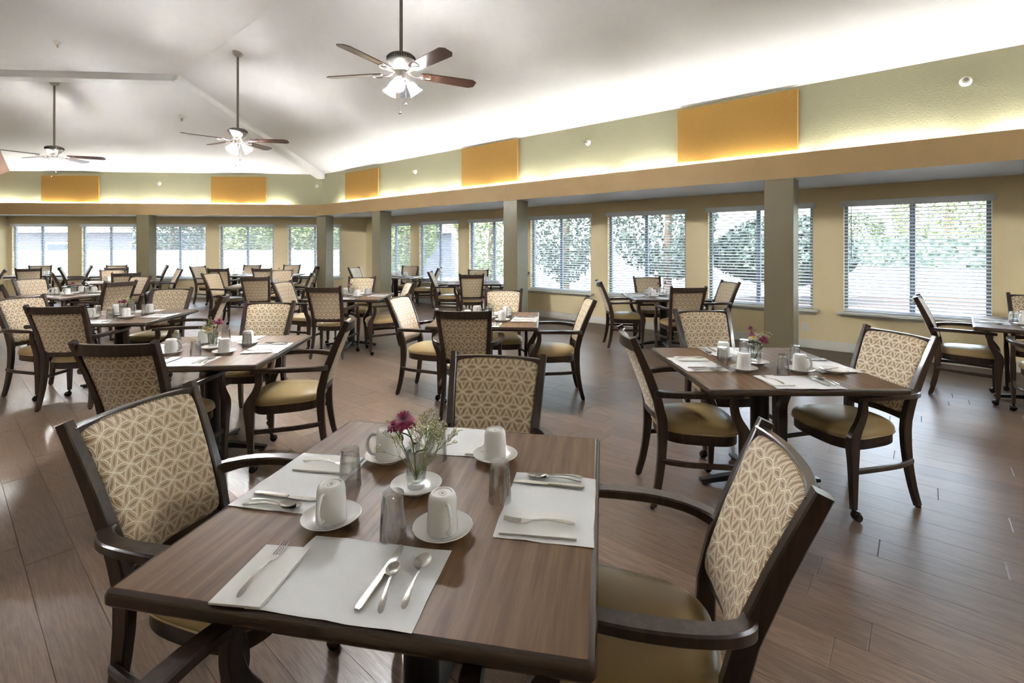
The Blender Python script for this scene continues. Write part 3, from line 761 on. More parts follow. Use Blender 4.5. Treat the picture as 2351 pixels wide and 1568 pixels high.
def chair_at(x, y, ang, label):
    rz = math.radians(ang) - math.pi / 2
    if not chair_used[0]:
        chair_used[0] = True; CHAIR.location = (x, y, 0); CHAIR.rotation_euler = (0, 0, rz); CHAIR['label'] = label; return CHAIR
    return dup(CHAIR, (x, y, 0), rz, label)
def ear_pt(u, v):
    Y = F * (HC - ZE) / (v - VH); return V2((u - CX) / F * Y, Y)
def chair_ears(e1, e2, ang, label, depth=1.0):
    """ear tops in the photograph give the place on the floor, ang the way it faces"""
    if ang is None:
        a, b = ear_pt(*e1), ear_pt(*e2); m = (a + b) / 2; d = (b - a).normalized(); raise ValueError
    a, b = ear_pt(*e1), ear_pt(*e2)
    um, vm = (e1[0] + e2[0]) / 2, (e1[1] + e2[1]) / 2
    m = ear_pt(um, vm) if abs(a.y - b.y) / a.y > .25 or a.y > 6 else (a + b) / 2
    if a.y < 3: m = (a + b) / 2
    m = m * depth
    f = V2(math.cos(math.radians(ang)), math.sin(math.radians(ang)))
    while edge_dist(m, outer) < .16: m = m * .995
    p = m + f * EY
    chair_at(p.x, p.y, ang, label); return p + f * .66

# ------------------------------------------------------------------ tables
TS = 1.065
TABLES = {  # name: centre x, y, rotation (deg), phrase
 'T1': (-.276, 1.485, -10.5, 'the frontmost table'),
 'T2': (1.564, 3.076, .7, 'the table before the wide olive pillar'),
 'T3': (5.051, 4.573, -42.5, 'the table cut by the picture border'),
 'T4': (-.254, 5.042, -3.8, 'the central table'),
 'T5': (-2.183, 3.55, 4.8, 'the table with the white daisy'),
 'T6': (-4.186, 5.213, 8.0, 'the table next beyond the daisy table'),
 'T7': (-6.85, 7.62, -16.0, 'the second table beyond the daisy table'),
 'T8': (-2.422, 7.338, 1.5, 'the table before the sage pillar'),
 'T9': (2.279, 7.329, -1.7, 'the table below the dark-treed window'),
 'T10': (-4.85, 9.5, 14.5, 'the table facing the corner pillar'),
 'T11': (-2.86, 12.0, -8.0, 'the table behind the sage pillar'),
 'T12': (-.779, 10.091, 4.2, 'the table behind the slim pillar'),
 'T13': (-8.38, 10.4, 45.0, 'the diagonally turned table'),
 'T14': (-12.23, 12.5, 38.0, 'the far table near the end wall'),
 'T15': (-10.35, 12.75, 39.0, 'the far-wall table beside the end pillar'),
 'T16': (-6.13, 12.74, 5.0, 'the far-wall table beside the corner pillar'),
 'T17': (-7.202, 12.646, 5.0, 'the far-wall table without mugs'),
}
def build_table():
    h = TS / 2; r = .02
    def rr(w, rad, n=5):
        pts = []
        for cx, cy, a0 in ((w - rad, w - rad, 0), (-w + rad, w - rad, 90), (-w + rad, -w + rad, 180), (w - rad, -w + rad, 270)):
            for k in range(n): a = math.radians(a0 + 90 * k / (n - 1)); pts.append((cx + rad * math.cos(a), cy + rad * math.sin(a)))
        return pts
    def slab(prof, mat, name, sm=True):
        v = []; f = []; n = 20
        for w, z in prof: v += [(x, y, z) for x, y in rr(w, max(.004, r + (w - h)))]
        for k in range(len(prof) - 1):
            for i in range(n): j = (i + 1) % n; f.append((k * n + i, k * n + j, (k + 1) * n + j, (k + 1) * n + i))
        f.append(tuple(range(n - 1, -1, -1))); f.append(tuple((len(prof) - 1) * n + i for i in range(n)))
        return mesh(name, v, f, mat, sm, None, 35)
    o = thing('dining_table', 'x', 'table', (0, 0, 0), 0, 'square dining tables')
    ob('table_top', slab([(h - .016, .7185), (h - .016, .750)], 'laminate', 'table_top'), o)
    ob('edge_band', slab([(h - .022, .712), (h - .006, .714), (h, .722), (h, .738), (h - .004, .7455), (h - .0125, .7496)], 'table_edge', 'edge_band'), o)
    ob('column', MB().lathe([(.054, .03), (.054, .70)], 28).build('column', 'black', True, 40), o)
    ob('mounting_plate', MB().box((0, 0, .702), (.50, .50, .014), .004).build('mounting_plate', 'black', False), o)
    ob('base_hub', MB().lathe([(.085, .02), (.085, .05), (.07, .075), (.056, .085)], 24).build('base_hub', 'black', True, 40), o)
    for k in range(4):
        a = math.radians(90 * k); P = [Vector((math.cos(a) * q, math.sin(a) * q, z)) for q, z in ((.05, .055), (.15, .052), (.25, .04), (.34, .026), (.375, .024))]
        ft = ob('foot', MB().bar(P, lambda i: (lerp(.075, .05, i / 4), lerp(.042, .022, i / 4)), ch=.3).lathe([(.02, 0), (.02, .016)], 10, (math.cos(a) * .345, math.sin(a) * .345, 0)).build('foot', 'black', True, 40), o)
    return o
SIDE = {'n': 'camera side', 'r': 'window side', 'f': 'far side', 'l': 'inner side'}
def clab(t, s): return 'patterned dining armchair at the %s of %s' % (SIDE[s], TABLES[t][3])
def face(t, s):  # facing angle of a chair on side s
    return TABLES[t][2] + {'n': 90, 'r': 180, 'f': 270, 'l': 0}[s]
CH = [ # table, side, ear1, ear2, extra twist
 ('T1', 'l', (141, 973), (439, 876), 0), ('T1', 'f', (1048, 808), (1243, 814), 0), ('T1', 'r', (1762, 964), (1886, 1134), -3),
 ('T2', 'l', (1412, 746), (1465, 777), -4), ('T2', 'f', (1545, 711), (1672, 708), 4), ('T2', 'r', (2007, 747), (2130, 772), 10),
 ('T3', 'l', (2097, 683), (2111, 674), 0), ('T3', 'f', None, None, 0), ('T3', 'n', None, None, 0),
 ('T4', 'n', (1000, 710), (1129, 711), 2), ('T4', 'l', (893, 683), (930, 675), -12), ('T4', 'r', (1366, 688), (1351, 679), 4), ('T4', 'f', (1114, 664), (1198, 663), 3),
 ('T5', 'n', (154, 786), (365, 782), -4), ('T5', 'r', (789, 738), (817, 718), 8), ('T5', 'f', (562, 692), (680, 691), -3),
 ('T6', 'n', (53, 702), (195, 699), 2), ('T6', 'l', (2, 688), (81, 674), -18), ('T6', 'r', (498, 680), (537, 671), 14), ('T6', 'f', (352, 661), (442, 660), 0),
 ('T7', 'n', None, None, 0), ('T7', 'l', (24, 641), (112, 636), 0), ('T7', 'r', (239, 647), (319, 643), 0), ('T7', 'f', (297, 634), (352, 632), 0),
 ('T8', 'n', (701, 657), (782, 658), -2), ('T8', 'l', (633, 648), (658, 643), -10), ('T8', 'r', (926, 649), (960, 645), 22), ('T8', 'f', (800, 635), (865, 635), 0),
 ('T9', 'n', (1542, 658), (1621, 658), 0), ('T9', 'l', (1368, 643), (1379, 646), 0), ('T9', 'f', (1453, 635), (1516, 635), 0), ('T9', 'r', (1661, 643), (1695, 647), 10),
 ('T10', 'n', (549, 634.5), (622, 634), 0), ('T10', 'l', (468, 627), (497, 625), -22), ('T10', 'f', (622, 619), (674, 618), 0), ('T10', 'r', (716, 627), (723, 624), 0),
 ('T12', 'n', (1053, 629), (1113, 629), 0), ('T12', 'l', (980, 626), (993, 620), -4), ('T12', 'f', (1074, 618), (1122, 618), 0), ('T12', 'r', None, None, 0),
 ('T13', 'n', (253, 626), (327, 625), 0), ('T13', 'l', (112, 626), (125, 626), 0), ('T13', 'f', (228, 619), (290, 617.5), -4), ('T13', 'r', (407, 616), (421, 618), 0),
]
for t, s, e1, e2, tw in CH:
    x, y, r, ph = TABLES[t]; a = face(t, s) + tw
    if e1 is None:
        f = V2(math.cos(math.radians(a)), math.sin(math.radians(a))); p = V2(x, y) - f * (.62 if t != 'T12' else .72)
        chair_at(p.x, p.y, a, clab(t, s))
    else: chair_ears(e1, e2, a, clab(t, s))
for t, s, off, lat, tw in (('T11', 'l', .72, .05, -8), ('T11', 'f', .66, 0, 0), ('T11', 'r', .72, 0, 6), ('T14', 'n', .70, 0, 0), ('T14', 'f', .70, 0, 4), ('T14', 'r', .70, .05, 6), ('T15', 'n', .70, 0, 0), ('T15', 'f', .66, 0, 0),
        ('T15', 'l', .72, -.05, 0), ('T15', 'r', .70, 0, 0), ('T16', 'n', .72, .05, 0), ('T16', 'f', .66, 0, 0), ('T16', 'r', .62, .12, 0), ('T17', 'n', .72, .1, 4), ('T17', 'f', .66, 0, 0), ('T17', 'l', .68, -.1, -20)):
    x, y, r, ph = TABLES[t]; a = face(t, s); f = V2(math.cos(math.radians(a)), math.sin(math.radians(a))); p = V2(x, y) - f * off + V2(f.y, -f.x) * lat
    chair_at(p.x, p.y, a + tw, clab(t, s))
TBL = build_table(); first = True
for k, (x, y, r, ph) in TABLES.items():
    lab = 'square pedestal table: ' + ph if k != 'T1' else 'large square walnut-topped pedestal table frontmost in view'
    if first: TBL.location = (x, y, 0); TBL.rotation_euler = (0, 0, math.radians(r)); TBL['label'] = lab; first = False
    else: dup(TBL, (x, y, 0), math.radians(r), lab)

chair_at(-.385, .845, 77, clab('T1', 'n'))
# a lone chair at the border of the far row
chair_ears((2, 617.5), (21, 618.5), 225, 'patterned dining armchair alone near the plain end wall')

# ------------------------------------------------------------------ tableware prototypes
mb = MB(); N = 9
def mat_mesh(w, d, seed, name='placemat', mat='paper'):
    rg = random.Random(seed); nx, ny = 8, 6; v = []; f = []
    ex = [rg.uniform(-.0015, .0015) for _ in range(40)]
    for lay in (1, 0):
        for j in range(ny + 1):
            for i in range(nx + 1):
                x = (i / nx - .5) * w + (ex[j] if i in (0, nx) else 0); y = (j / ny - .5) * d + (ex[20 + i] if j in (0, ny) else 0)
                e = max(abs(i / nx - .5), abs(j / ny - .5)) * 2
                z = .0006 + .0005 * math.sin(i * 1.3 + seed) * math.sin(j * 1.1 + seed * 2) + (.0022 * max(0, math.sin(i * 2.1 + j * 1.7 + seed)) if e > .95 else 0) + .0006
                v.append((x, y, z if lay else max(0.0002, z - .0005)))
    m = (nx + 1) * (ny + 1)
    for j in range(ny):
        for i in range(nx):
            a = j * (nx + 1) + i; f.append((a, a + 1, a + nx + 2, a + nx + 1)); f.append((m + a, m + a + nx + 1, m + a + nx + 2, m + a + 1))
    for i in range(nx): f.append((i, m + i, m + i + 1, i + 1)); a = ny * (nx + 1) + i; f.append((a, a + 1, m + a + 1, m + a))
    for j in range(ny): a = j * (nx + 1); b = a + nx + 1; f.append((a, b, m + b, m + a)); a += nx; b += nx; f.append((a, m + a, m + b, b))
    return mesh(name, v, f, mat, True, None, 40)
ME_mat = [mat_mesh(.365, .258, s) for s in range(4)]
mb = MB(); mb.box((0, 0, .0012), (.116, .200, .0016)); mb.box((.002, .001, .0030), (.114, .198, .0014)); mb.box((-.001, -.001, .0047), (.115, .199, .0014)); ME_nap = mb.build('napkin', 'napkin', False)
# cutlery: length along +y, handle end at y=0
def handle(mb, L, z0=.0035, arch=.006):
    ys = [0, .006, .016, .03, .05, .075, L]; ws = [.006, .0125, .0150, .0135, .0095, .0065, .0062]
    P = [(0, y, z0 + arch * math.sin(math.pi * min(1, y / (L + .01)))) for y in ys]
    mb.bar(P, lambda i: (ws[i], .0026), ch=.3)
mb = MB(); handle(mb, .118)
mb.bar([(0, .116, .004), (0, .130, .0018), (0, .143, .0016)], lambda i: ((.0065, .018, .0235)[i], .002), ch=.2)
for k in range(4): mb.bar([((k - 1.5) * .0062, .142, .0016), ((k - 1.5) * .0062, .165, .0028), ((k - 1.5) * .0058, .190, .0075)], lambda i: (.0036, .0018), ch=.2)
ME_fork = mb.build('fork', 'steel', True, 40)
mb = MB(); mb.bar([(0, y, .0045) for y in (0, .006, .02, .06, .10, .112)], lambda i: ((.010, .0165, .0175, .0155, .0145, .0135)[i], .0065), ch=.35)
mb.bar([(0, .110, .004), (.0015, .14, .004), (.001, .19, .004), (-.003, .215, .004), (-.006, .222, .004)], lambda i: ((.013, .0185, .0185, .012, .003)[i], .0018), ch=.2)
ME_knife = mb.build('knife', 'steel', True, 40)
def spoon(L, bl, bw):
    mb = MB(); handle(mb, L); v = []; f = []; n, m = 16, 5
    for lay, dz in ((0, 0), (1, -.0014)):
        for j in range(m + 1):
            s = j / m
            for i in range(n):
                a = 2 * math.pi * i / n
                v.append((bw * s * math.sin(a), L + bl * .92 + bl * s * -math.cos(a) * (1 if True else 1), .0085 - .0075 * (1 - s * s) + dz + (.004 * (s if -math.cos(a) < -.5 else 0)) * 0))
    o = (m + 1) * n
    for j in range(m):
        for i in range(n):
            q = (i + 1) % n; f.append((j * n + i, j * n + q, (j + 1) * n + q, (j + 1) * n + i)); f.append((o + j * n + i, o + (j + 1) * n + i, o + (j + 1) * n + q, o + j * n + q))
    for i in range(n): q = (i + 1) % n; f.append((m * n + i, m * n + q, o + m * n + q, o + m * n + i))
    mb.add(v, f); return mb.build('spoon', 'steel', True, 50)
ME_tea = spoon(.105, .026, .0165); ME_soup = spoon(.118, .031, .0195)
# saucer, mug (upside down), tumbler (upside down)
ME_sau = MB().lathe([(.002, .004), (.030, .004), (.036, .002), (.039, .0), (.043, .0), (.048, .006), (.062, .013), (.0775, .0215), (.0785, .0225), (.077, .0235), (.062, .0165), (.048, .0105), (.040, .0095), (.002, .009)], 40, close=False).build('saucer', 'china')
ME_mug = MB().lathe([(.0365, .0006), (.0385, 0), (.0402, .0012), (.0400, .010), (.0388, .045), (.0372, .080), (.0350, .091), (.0300, .098), (.0275, .0990), (.0250, .0985), (.0235, .0955), (.0020, .0950)], 36, close=False).build('mug_body', 'china')
hp = spline([(.0375, 0, .083), (.052, 0, .084), (.066, 0, .066), (.067, 0, .040), (.056, 0, .020), (.0385, 0, .014)], 5)
ME_hand = MB().bar(hp, lambda i: (.0115, .0075), up=(0, 1, 0), ch=.35).build('mug_handle', 'china', True, 60)
mb = MB(); mb.tube([(.0125 * math.cos(2 * math.pi * k / 24), .009 * math.sin(2 * math.pi * k / 24), .0953) for k in range(24)], .00045, 4, True)
for yy, w in ((.003, .010), (.0, .014), (-.003, .009)):
    for k in range(int(w / .0016)): mb.box((-w / 2 + k * .0016, yy, .0952), (.0009, .0014 + .0006 * (k % 2), .0003))
ME_stamp = mb.build('maker_mark', 'ink', False)
def tumbler(inv=True):
    n = 60; H = .116
    def fl(i, j, r, z): 
        zz = z if not inv else H - z
        if zz > .072 or zz < .012: return 1.0
        return 1 + .045 * (abs(math.sin(math.pi * i / 5)) - .6) * min(1, (.072 - zz) / .012, (zz - .012) / .006)
    outp = [(.0265, 0), (.0275, .002), (.0282, .010), (.0284, .013), (.0288, .022), (.0300, .045), (.0312, .062), (.0320, .072), (.0330, .086), (.0345, H - .001), (.0342, H)]
    inp = [(.0330, H), (.0326, H - .002), (.0312, .086), (.0298, .060), (.0282, .035), (.0262, .020), (.018, .0150), (.002, .0140)]
    if inv: outp = [(r, H - z) for r, z in outp]; inp = [(r, H - z) for r, z in inp]
    mb = MB(); mb.lathe(outp, n, flute=fl, close=False); mb.lathe(inp, n, close=False)
    k0 = 0; f = tuple(range(n - 1, -1, -1)) if not inv else tuple(range(n)); mb.f.append(f)
    a = (len(outp) - 1) * n; b = len(outp) * n
    for i in range(n): q = (i + 1) % n; mb.f.append((a + i, a + q, b + q, b + i))
    e = len(outp) * n + (len(inp) - 1) * n; mb.f.append(tuple(e + i for i in range(n)))
    return mb.build('tumbler', 'tumbler', True, 60)
ME_tin, ME_tup = tumbler(True), tumbler(False)
ME_water = MB().lathe([(.0255, .0205), (.0275, .035), (.0290, .060), (.0294, .066)], 24).build('water', 'water', True, 40)

def bloom(R, layers, mat, seed, cup=.35):
    rg = random.Random(seed); mb = MB()
    for li, (n, rad, el) in enumerate(layers):
        for k in range(n):
            a = 2 * math.pi * (k + .5 * (li % 2)) / n + rg.uniform(-.08, .08); e = el + rg.uniform(-.1, .1); L = R * rad * rg.uniform(.9, 1.08); w = L * .26 + .0012
            ca, sa = math.cos(a), math.sin(a); pts = []
            for t, ww in ((.06, .3), (.4, .85), (.75, 1.0), (.95, .6), (1.0, .15)):
                r = L * t * math.cos(e + .35 * t * (1 if el < .9 else -1)); z = L * t * math.sin(e - .25 * t)
                for sd in (-1, 1): pts.append((ca * r - sa * sd * w * ww / 2, sa * r + ca * sd * w * ww / 2, z + .0015 * abs(sd)))
            mb.add(pts, [(2 * i, 2 * i + 2, 2 * i + 3, 2 * i + 1) for i in range(4)])
    return mb.build('petals', mat)
ME_chr = bloom(.030, [(16, 1.0, -.15), (16, .98, .12), (15, .92, .38), (13, .82, .68), (11, .68, .98), (8, .5, 1.25)], 'petal_m', 1)
ME_dai = bloom(.031, [(15, 1.0, .0), (14, .92, .22), (10, .7, .55)], 'petal_w', 2)
ME_eye = MB().lathe([(.009, .003), (.0085, .009), (.005, .0125), (.001, .013)], 14).build('flower_eye', 'eye')
mb = MB()
mb.lathe([(.002, -.012), (.007, -.008), (.010, 0)], 10, close=True); ME_calyx = mb.build('calyx', 'stem')
def leaf_mesh(L, w):
    pts = []; 
    for t, ww in ((0, .1), (.25, .8), (.5, 1), (.78, .62), (1, .05)):
        for sd in (-1, 0, 1): pts.append((sd * w * ww / 2, t * L, .004 * abs(sd) - .25 * L * t * t))
    return mesh('leaf', pts, [(3 * i + k, 3 * i + k + 1, 3 * i + k + 4, 3 * i + k + 3) for i in range(4) for k in range(2)], 'leaf')
ME_leaf = leaf_mesh(.042, .017)
def flower(kind, base, tip, label, loc, s=1.0, leaves=2, seed=0):
    rg = random.Random(seed); base, tip = Vector(base), Vector(tip)
    o = thing('chrysanthemum' if kind == 'm' else 'daisy', label, 'flower', loc, 0, 'cut flowers in glasses')
    mid = base.lerp(tip, .55) + Vector((rg.uniform(-.008, .008), rg.uniform(-.008, .008), .01))
    pth = spline([base, mid, tip], 6); ob('stem', MB().tube(pth, .0018, 6).build('stem', 'stem'), o)
    d = (tip - mid).normalized(); d = (d + Vector((0, -.18, .6))).normalized()
    h = ob('bloom', ME_chr if kind == 'm' else ME_dai, o, tip); h.rotation_euler = d.to_track_quat('Z', 'Y').to_euler(); h.scale = (s, s, s)
    ob('calyx', ME_calyx, h)
    if kind == 'w': ob('flower_eye', ME_eye, h)
    for k in range(leaves):
        p = pth[4 + 3 * k]; lf = ob('leaf', ME_leaf, o, p); lf.rotation_euler = (rg.uniform(.3, 1.0), rg.uniform(-.3, .3), rg.uniform(0, 6.28)); lf.scale = (.9, .9, .9)
def gyp_meshes(seed, spread, n1=6):
    rg = random.Random(seed); st = MB(); bl = MB(); oc = [(1, 0, 0), (-1, 0, 0), (0, 1, 0), (0, -1, 0), (0, 0, 1), (0, 0, -1)]
    of = [(0, 2, 4), (2, 1, 4), (1, 3, 4), (3, 0, 4), (2, 0, 5), (1, 2, 5), (3, 1, 5), (0, 3, 5)]
    def grow(p, d, L, lev):
        q = p + d * L; st.tube([p, p.lerp(q, .5) + Vector((rg.uniform(-1, 1), rg.uniform(-1, 1), 0)) * L * .06, q], .0011 if lev == 0 else .0006, 3)
        if lev == 3:
            r = rg.uniform(.0018, .0032); bl.add([q + Vector(c) * r for c in oc], of); return
        for _ in range(3 if lev else 3):
            nd = (d + Vector((rg.uniform(-1, 1), rg.uniform(-1, 1), rg.uniform(-.35, .75))) * .62).normalized(); grow(q, nd, L * rg.uniform(.42, .62), lev + 1)
    for k in range(n1):
        d = (Vector(spread) + Vector((rg.uniform(-1, 1), rg.uniform(-1, 1), rg.uniform(-.2, .5))) * .34).normalized(); grow(Vector((rg.uniform(-.006, .006), rg.uniform(-.006, .006), 0)), d, rg.uniform(.075, .11), 0)
    return st.build('sprig_stems', 'gypstem'), bl.build('blossoms', 'gyp', False)
GY = [gyp_meshes(3, (.42, .0, 1), 8), gyp_meshes(4, (-.35, -.1, 1), 4), gyp_meshes(5, (.6, .1, 1), 5)]
def sprig(k, loc, rz, label, s=1.0):
    o = thing('baby_breath', label, 'flower', loc, rz, 'filler sprigs in glasses'); o.scale = (s, s, s)
    ob('sprig_stems', GY[k][0], o); b = ob('blossoms', GY[k][1], o, kind='stuff')

# ------------------------------------------------------------------ lay the tables
TT = .7500
ROT = {'n': 0, 'r': 90, 'f': 180, 'l': 270}
def rot2(x, y, a): c, s = math.cos(math.radians(a)), math.sin(math.radians(a)); return x * c - y * s, x * s + y * c
T1_SAU = {'n': (.132, -.193), 'r': (.172, .262), 'f': (-.199, .190), 'l': (-.181, -.200)}
T1_GLS = {'n': (.014, -.236), 'r': (.246, -.008), 'f': (-.030, .229), 'l': (-.235, -.002)}
MUG_A = {'n': -65, 'r': 70, 'f': 190, 'l': 262}
FULL = ('T1', 'T2', 'T3', 'T4', 'T5', 'T6', 'T7', 'T8', 'T9', 'T12')
protos = {}
def put(key, builder, loc, rz, label):
    if key not in protos: protos[key] = builder(loc, rz, label)
    else: dup(protos[key], loc, rz, label)
def single(name, me, cat, grp): return lambda loc, rz, label: ob(name, me, None, loc, rz, label, cat, grp)
def mk_mug(loc, rz, label):
    o = thing('coffee_mug', label, 'mug', loc, rz, 'upturned coffee mugs'); ob('body', ME_mug, o); ob('handle', ME_hand, o); return o
def mk_mug_mark(loc, rz, label):
    o = mk_mug(loc, rz, label); ob('maker_mark', ME_stamp, o); return o
rg = random.Random(11)
for t, (tx, ty, tr, ph) in TABLES.items():
    def W3(x, y, z=TT):
        a, b = rot2(x, y, tr); return (tx + a, ty + b, z)
    for s in 'nrfl':
        ra = ROT[s]; j = (lambda m: rg.uniform(-m, m)) if t != 'T1' else (lambda m: 0.0)
        sd = '%s of %s' % (SIDE[s], ph)
        def L(x, y): return rot2(x, y, ra)
        base = tr + ra; dx, dy, da = j(.02), j(.012), j(4)
        def put_at(key, bld, x, y, a, label, z): 
            p = L(x, y); put(key, bld, W3(p[0], p[1], z), math.radians(base + a), label)
        mt = rg.randrange(4) if t != 'T1' else 'nrfl'.index(s)
        mx = 0.0 if not (t == 'T1' and s == 'f') else .07
        mz = TT + .0001
        put_at('mat%d' % mt, single('placemat', ME_mat[mt], 'placemat', 'white paper placemats'), -.004 + dx + mx, -.392 + dy * .4, da, 'white paper placemat, ' + sd, mz)
        top = TT + .0026
        if t in FULL:
            nx, ny, na = (-.214, -.424, 4) if (t, s) == ('T1', 'n') else (-.112 if t == 'T1' else -.13, -.375, 3 + j(6))
            put_at('nap', single('napkin', ME_nap, 'napkin', 'folded paper napkins'), nx + dx + mx * 0, ny, na, 'folded white napkin under a fork, ' + sd, top)
            fk = top + .0056
            if (t, s) == ('T1', 'n'):
                put_at('fork', single('fork', ME_fork, 'fork', 'dinner forks'), -.212, -.508, 6, 'steel fork on a napkin, ' + sd, fk)
                put_at('knife', single('knife', ME_knife, 'knife', 'dinner knives'), .048, -.490, -2, 'steel knife, ' + sd, top)
                put_at('tea', single('teaspoon', ME_tea, 'spoon', 'teaspoons'), .100, -.490, 13, 'steel spoon leaning on the knife, ' + sd, top + .002)
                put_at('soup', single('soup_spoon', ME_soup, 'spoon', 'soup spoons'), .140, -.468, 5, 'steel spoon lying apart at the mat edge, ' + sd, top)
            else:
                put_at('fork', None, nx + .005 + dx, -.470, 3 + j(8), 'steel fork on a napkin, ' + sd, fk)
                put_at('knife', None, .106 + dx, -.488, -1 + j(4), 'steel knife, ' + sd, top)
                put_at('tea', None, .142 + dx, -.478, -4 + j(5), 'steel teaspoon by the knife, ' + sd, top)
                put_at('soup', None, .172 + dx, -.478, 6 + j(4), 'steel soup spoon, ' + sd, top)
        sx, sy = T1_SAU[s] if t == 'T1' else L(.150 + j(.02), -.185 + j(.015))
        gx, gy = T1_GLS[s] if t == 'T1' else L(.012 + j(.025), -.232 + j(.02))
        if t not in ('T17',):
            p = W3(sx, sy)
            moved = (t, s) == ('T2', 'r')
            if moved: p = W3(.345, -.19)
            put('sau', single('saucer', ME_sau, 'saucer', 'mug saucers'), p, 0, ('empty cream saucer, ' if moved else 'white saucer under a mug, ') + sd)
            if not moved:
                mk, key = (mk_mug_mark, 'mugm') if t == 'T1' and s in 'nl' else (mk_mug, 'mug')
                put(key, mk, (p[0], p[1], TT + .0098), math.radians((MUG_A[s] if t == 'T1' else rg.uniform(0, 360))), 'upturned white mug on its saucer, ' + sd)
        gz = TT + .0001
        if gx * gx + gy * gy > 0:
            lg = max(abs(gx), abs(gy))
            if lg > .235: gz = TT + .0018
        put('gls', single('drinking_glass', ME_tin, 'glass', 'upturned drinking glasses'), W3(gx, gy, gz), rg.uniform(0, 6), 'upturned fluted drinking glass, ' + sd)
    # centrepiece
    cx_, cy_ = (-.021, .011) if t == 'T1' else (rg.uniform(-.02, .02), rg.uniform(-.02, .02))
    p = W3(cx_, cy_); put('sau', None, p, 0, 'white saucer under the flower glass, centre of ' + ph)
    vz = TT + .0098
    vs = thing('flower_glass', 'fluted tumbler holding flowers, centre of ' + ph, 'vase', (p[0], p[1], vz), rg.uniform(0, 6), 'flower glasses'); ob('tumbler', ME_tup, vs); ob('water', ME_water, vs)
    z0 = vz + .016
    spec = {'T1': [('m', (-.036, -.01, .190), 1.42), ('m', (-.066, -.02, .178), .8)], 'T2': [('m', (-.035, .0, .205), .62), ('m', (-.030, -.01, .165), .8), ('w', (-.034, -.03, .148), 1.0), ('m', (.035, -.03, .138), 1.15)],
            'T3': [('m', (.0, 0, .15), 1)], 'T4': [('m', (-.07, -.02, .17), .7), ('m', (.0, .0, .13), .5)], 'T5': [('w', (-.012, -.035, .118), 1.25), ('m', (.045, .0, .175), 1.2), ('m', (-.01, .03, .17), .7)],
            'T6': [('m', (.03, -.02, .135), 1.15), ('m', (-.03, -.01, .125), .8), ('w', (.01, .02, .155), .7)], 'T7': [('m', (.0, -.02, .14), 1.2), ('m', (-.09, .0, .155), .5)], 'T8': [('m', (-.005, -.02, .15), 1.1)],
            'T9': [('m', (-.05, -.01, .165), .95), ('m', (.045, -.01, .17), .9)], 'T10': [('m', (.05, 0, .13), .9)], 'T11': [('m', (.0, 0, .13), .5)], 'T12': [('m', (.03, -.02, .13), 1.1), ('w', (-.05, -.01, .14), .8)],
            'T13': [('m', (.04, 0, .14), .9)], 'T14': [('m', (.0, 0, .13), .7)], 'T15': [('m', (.02, 0, .14), .7)], 'T16': [('m', (.04, 0, .14), .9)], 'T17': [('w', (.0, 0, .14), .9)]}[t]
    nm_w = 0
    for i, (kd, tip, sc) in enumerate(spec):
        nth = ['tallest', 'second', 'third', 'lowest'][i] if len(spec) > 1 else 'single'
        flower(kd, (rg.uniform(-.012, .012), rg.uniform(-.012, .012), .008), tip, '%s %s in the glass on %s' % (nth, 'magenta bloom' if kd == 'm' else 'cream daisy', ph), (p[0], p[1], z0), sc, 3 if t in ('T1', 'T2', 'T5') else 1, hash((t, i)) % 999 if False else i * 7 + len(t))
    if t in ('T1',):
        sprig(0, (p[0], p[1], vz + .035), 0, 'big airy sprig of white filler flowers, ' + ph); sprig(1, (p[0], p[1], vz + .03), 0, 'small sparse sprig of white filler flowers, ' + ph)
        sprig(2, (p[0], p[1], vz + .02), -.4, 'low dark sprig of filler flowers reaching over the mat, ' + ph)
    elif t in ('T2', 'T4', 'T5', 'T6', 'T8', 'T12', 'T10', 'T13'):
        sprig(2 if t == 'T2' else 0, (p[0], p[1], vz + .03), {'T5': 2.6, 'T2': 0.0, 'T4': .2}.get(t, .3), 'pale sprig of filler flowers, ' + ph, .9)

# ------------------------------------------------------------------ garden outside
struct('ground', MB().box((0, 15, -.30), (160, 120, .2)).build('patio', 'concrete', False), 'pale concrete patio outside the windows')
def leaf_quads(mb, pts, size, rg):
    n = len(pts); a = rg.normal(size=(n, 3)); a /= np.linalg.norm(a, axis=1)[:, None]; b = rg.normal(size=(n, 3)); b -= a * (a * b).sum(1)[:, None]; b /= np.linalg.norm(b, axis=1)[:, None]
    s = size * rg.uniform(.6, 1.3, size=(n, 1)); o = len(mb.v)
    q = np.stack([pts - a * s, pts + b * s * .5, pts + a * s, pts - b * s * .5], 1).reshape(-1, 3)
    mb.v += [tuple(x) for x in q.tolist()]; mb.f += [(o + 4 * i, o + 4 * i + 1, o + 4 * i + 2, o + 4 * i + 3) for i in range(n)]
def place_r(t, off): p = WR + DR * t + NR * off; return p
# low white garden wall with a clipped hedge above it
a = place_r(-14, 11.8); b = place_r(7, 11.8); c = (a + b) / 2; ang = math.atan2(DR.y, DR.x)
mb = MB(); mb.box((0, 0, .27), ((a - b).length, .2, .94)); mb.box((0, 0, .76), ((a - b).length, .28, .05))
ob('garden_wall', mb.build('garden_wall', 'stucco', False), None, (c.x, c.y, 0), ang, 'low white stucco garden wall outside the long window row', 'wall')
mb = MB(); n = 26000; L = (a - b).length
pts = np.stack([RNG.uniform(-L / 2, L / 2, n), RNG.uniform(-.5, .5, n), RNG.uniform(.72, 1.85, n)], 1)
kk = RNG.uniform(size=n) < .45; pts[kk, 1] = -.5 + RNG.normal(0, .05, kk.sum()); leaf_quads(mb, pts, .085, RNG)
q = c + NR * .75; hd = thing('hedge', 'clipped green hedge above the white garden wall', 'hedge', (q.x, q.y, 0), ang)
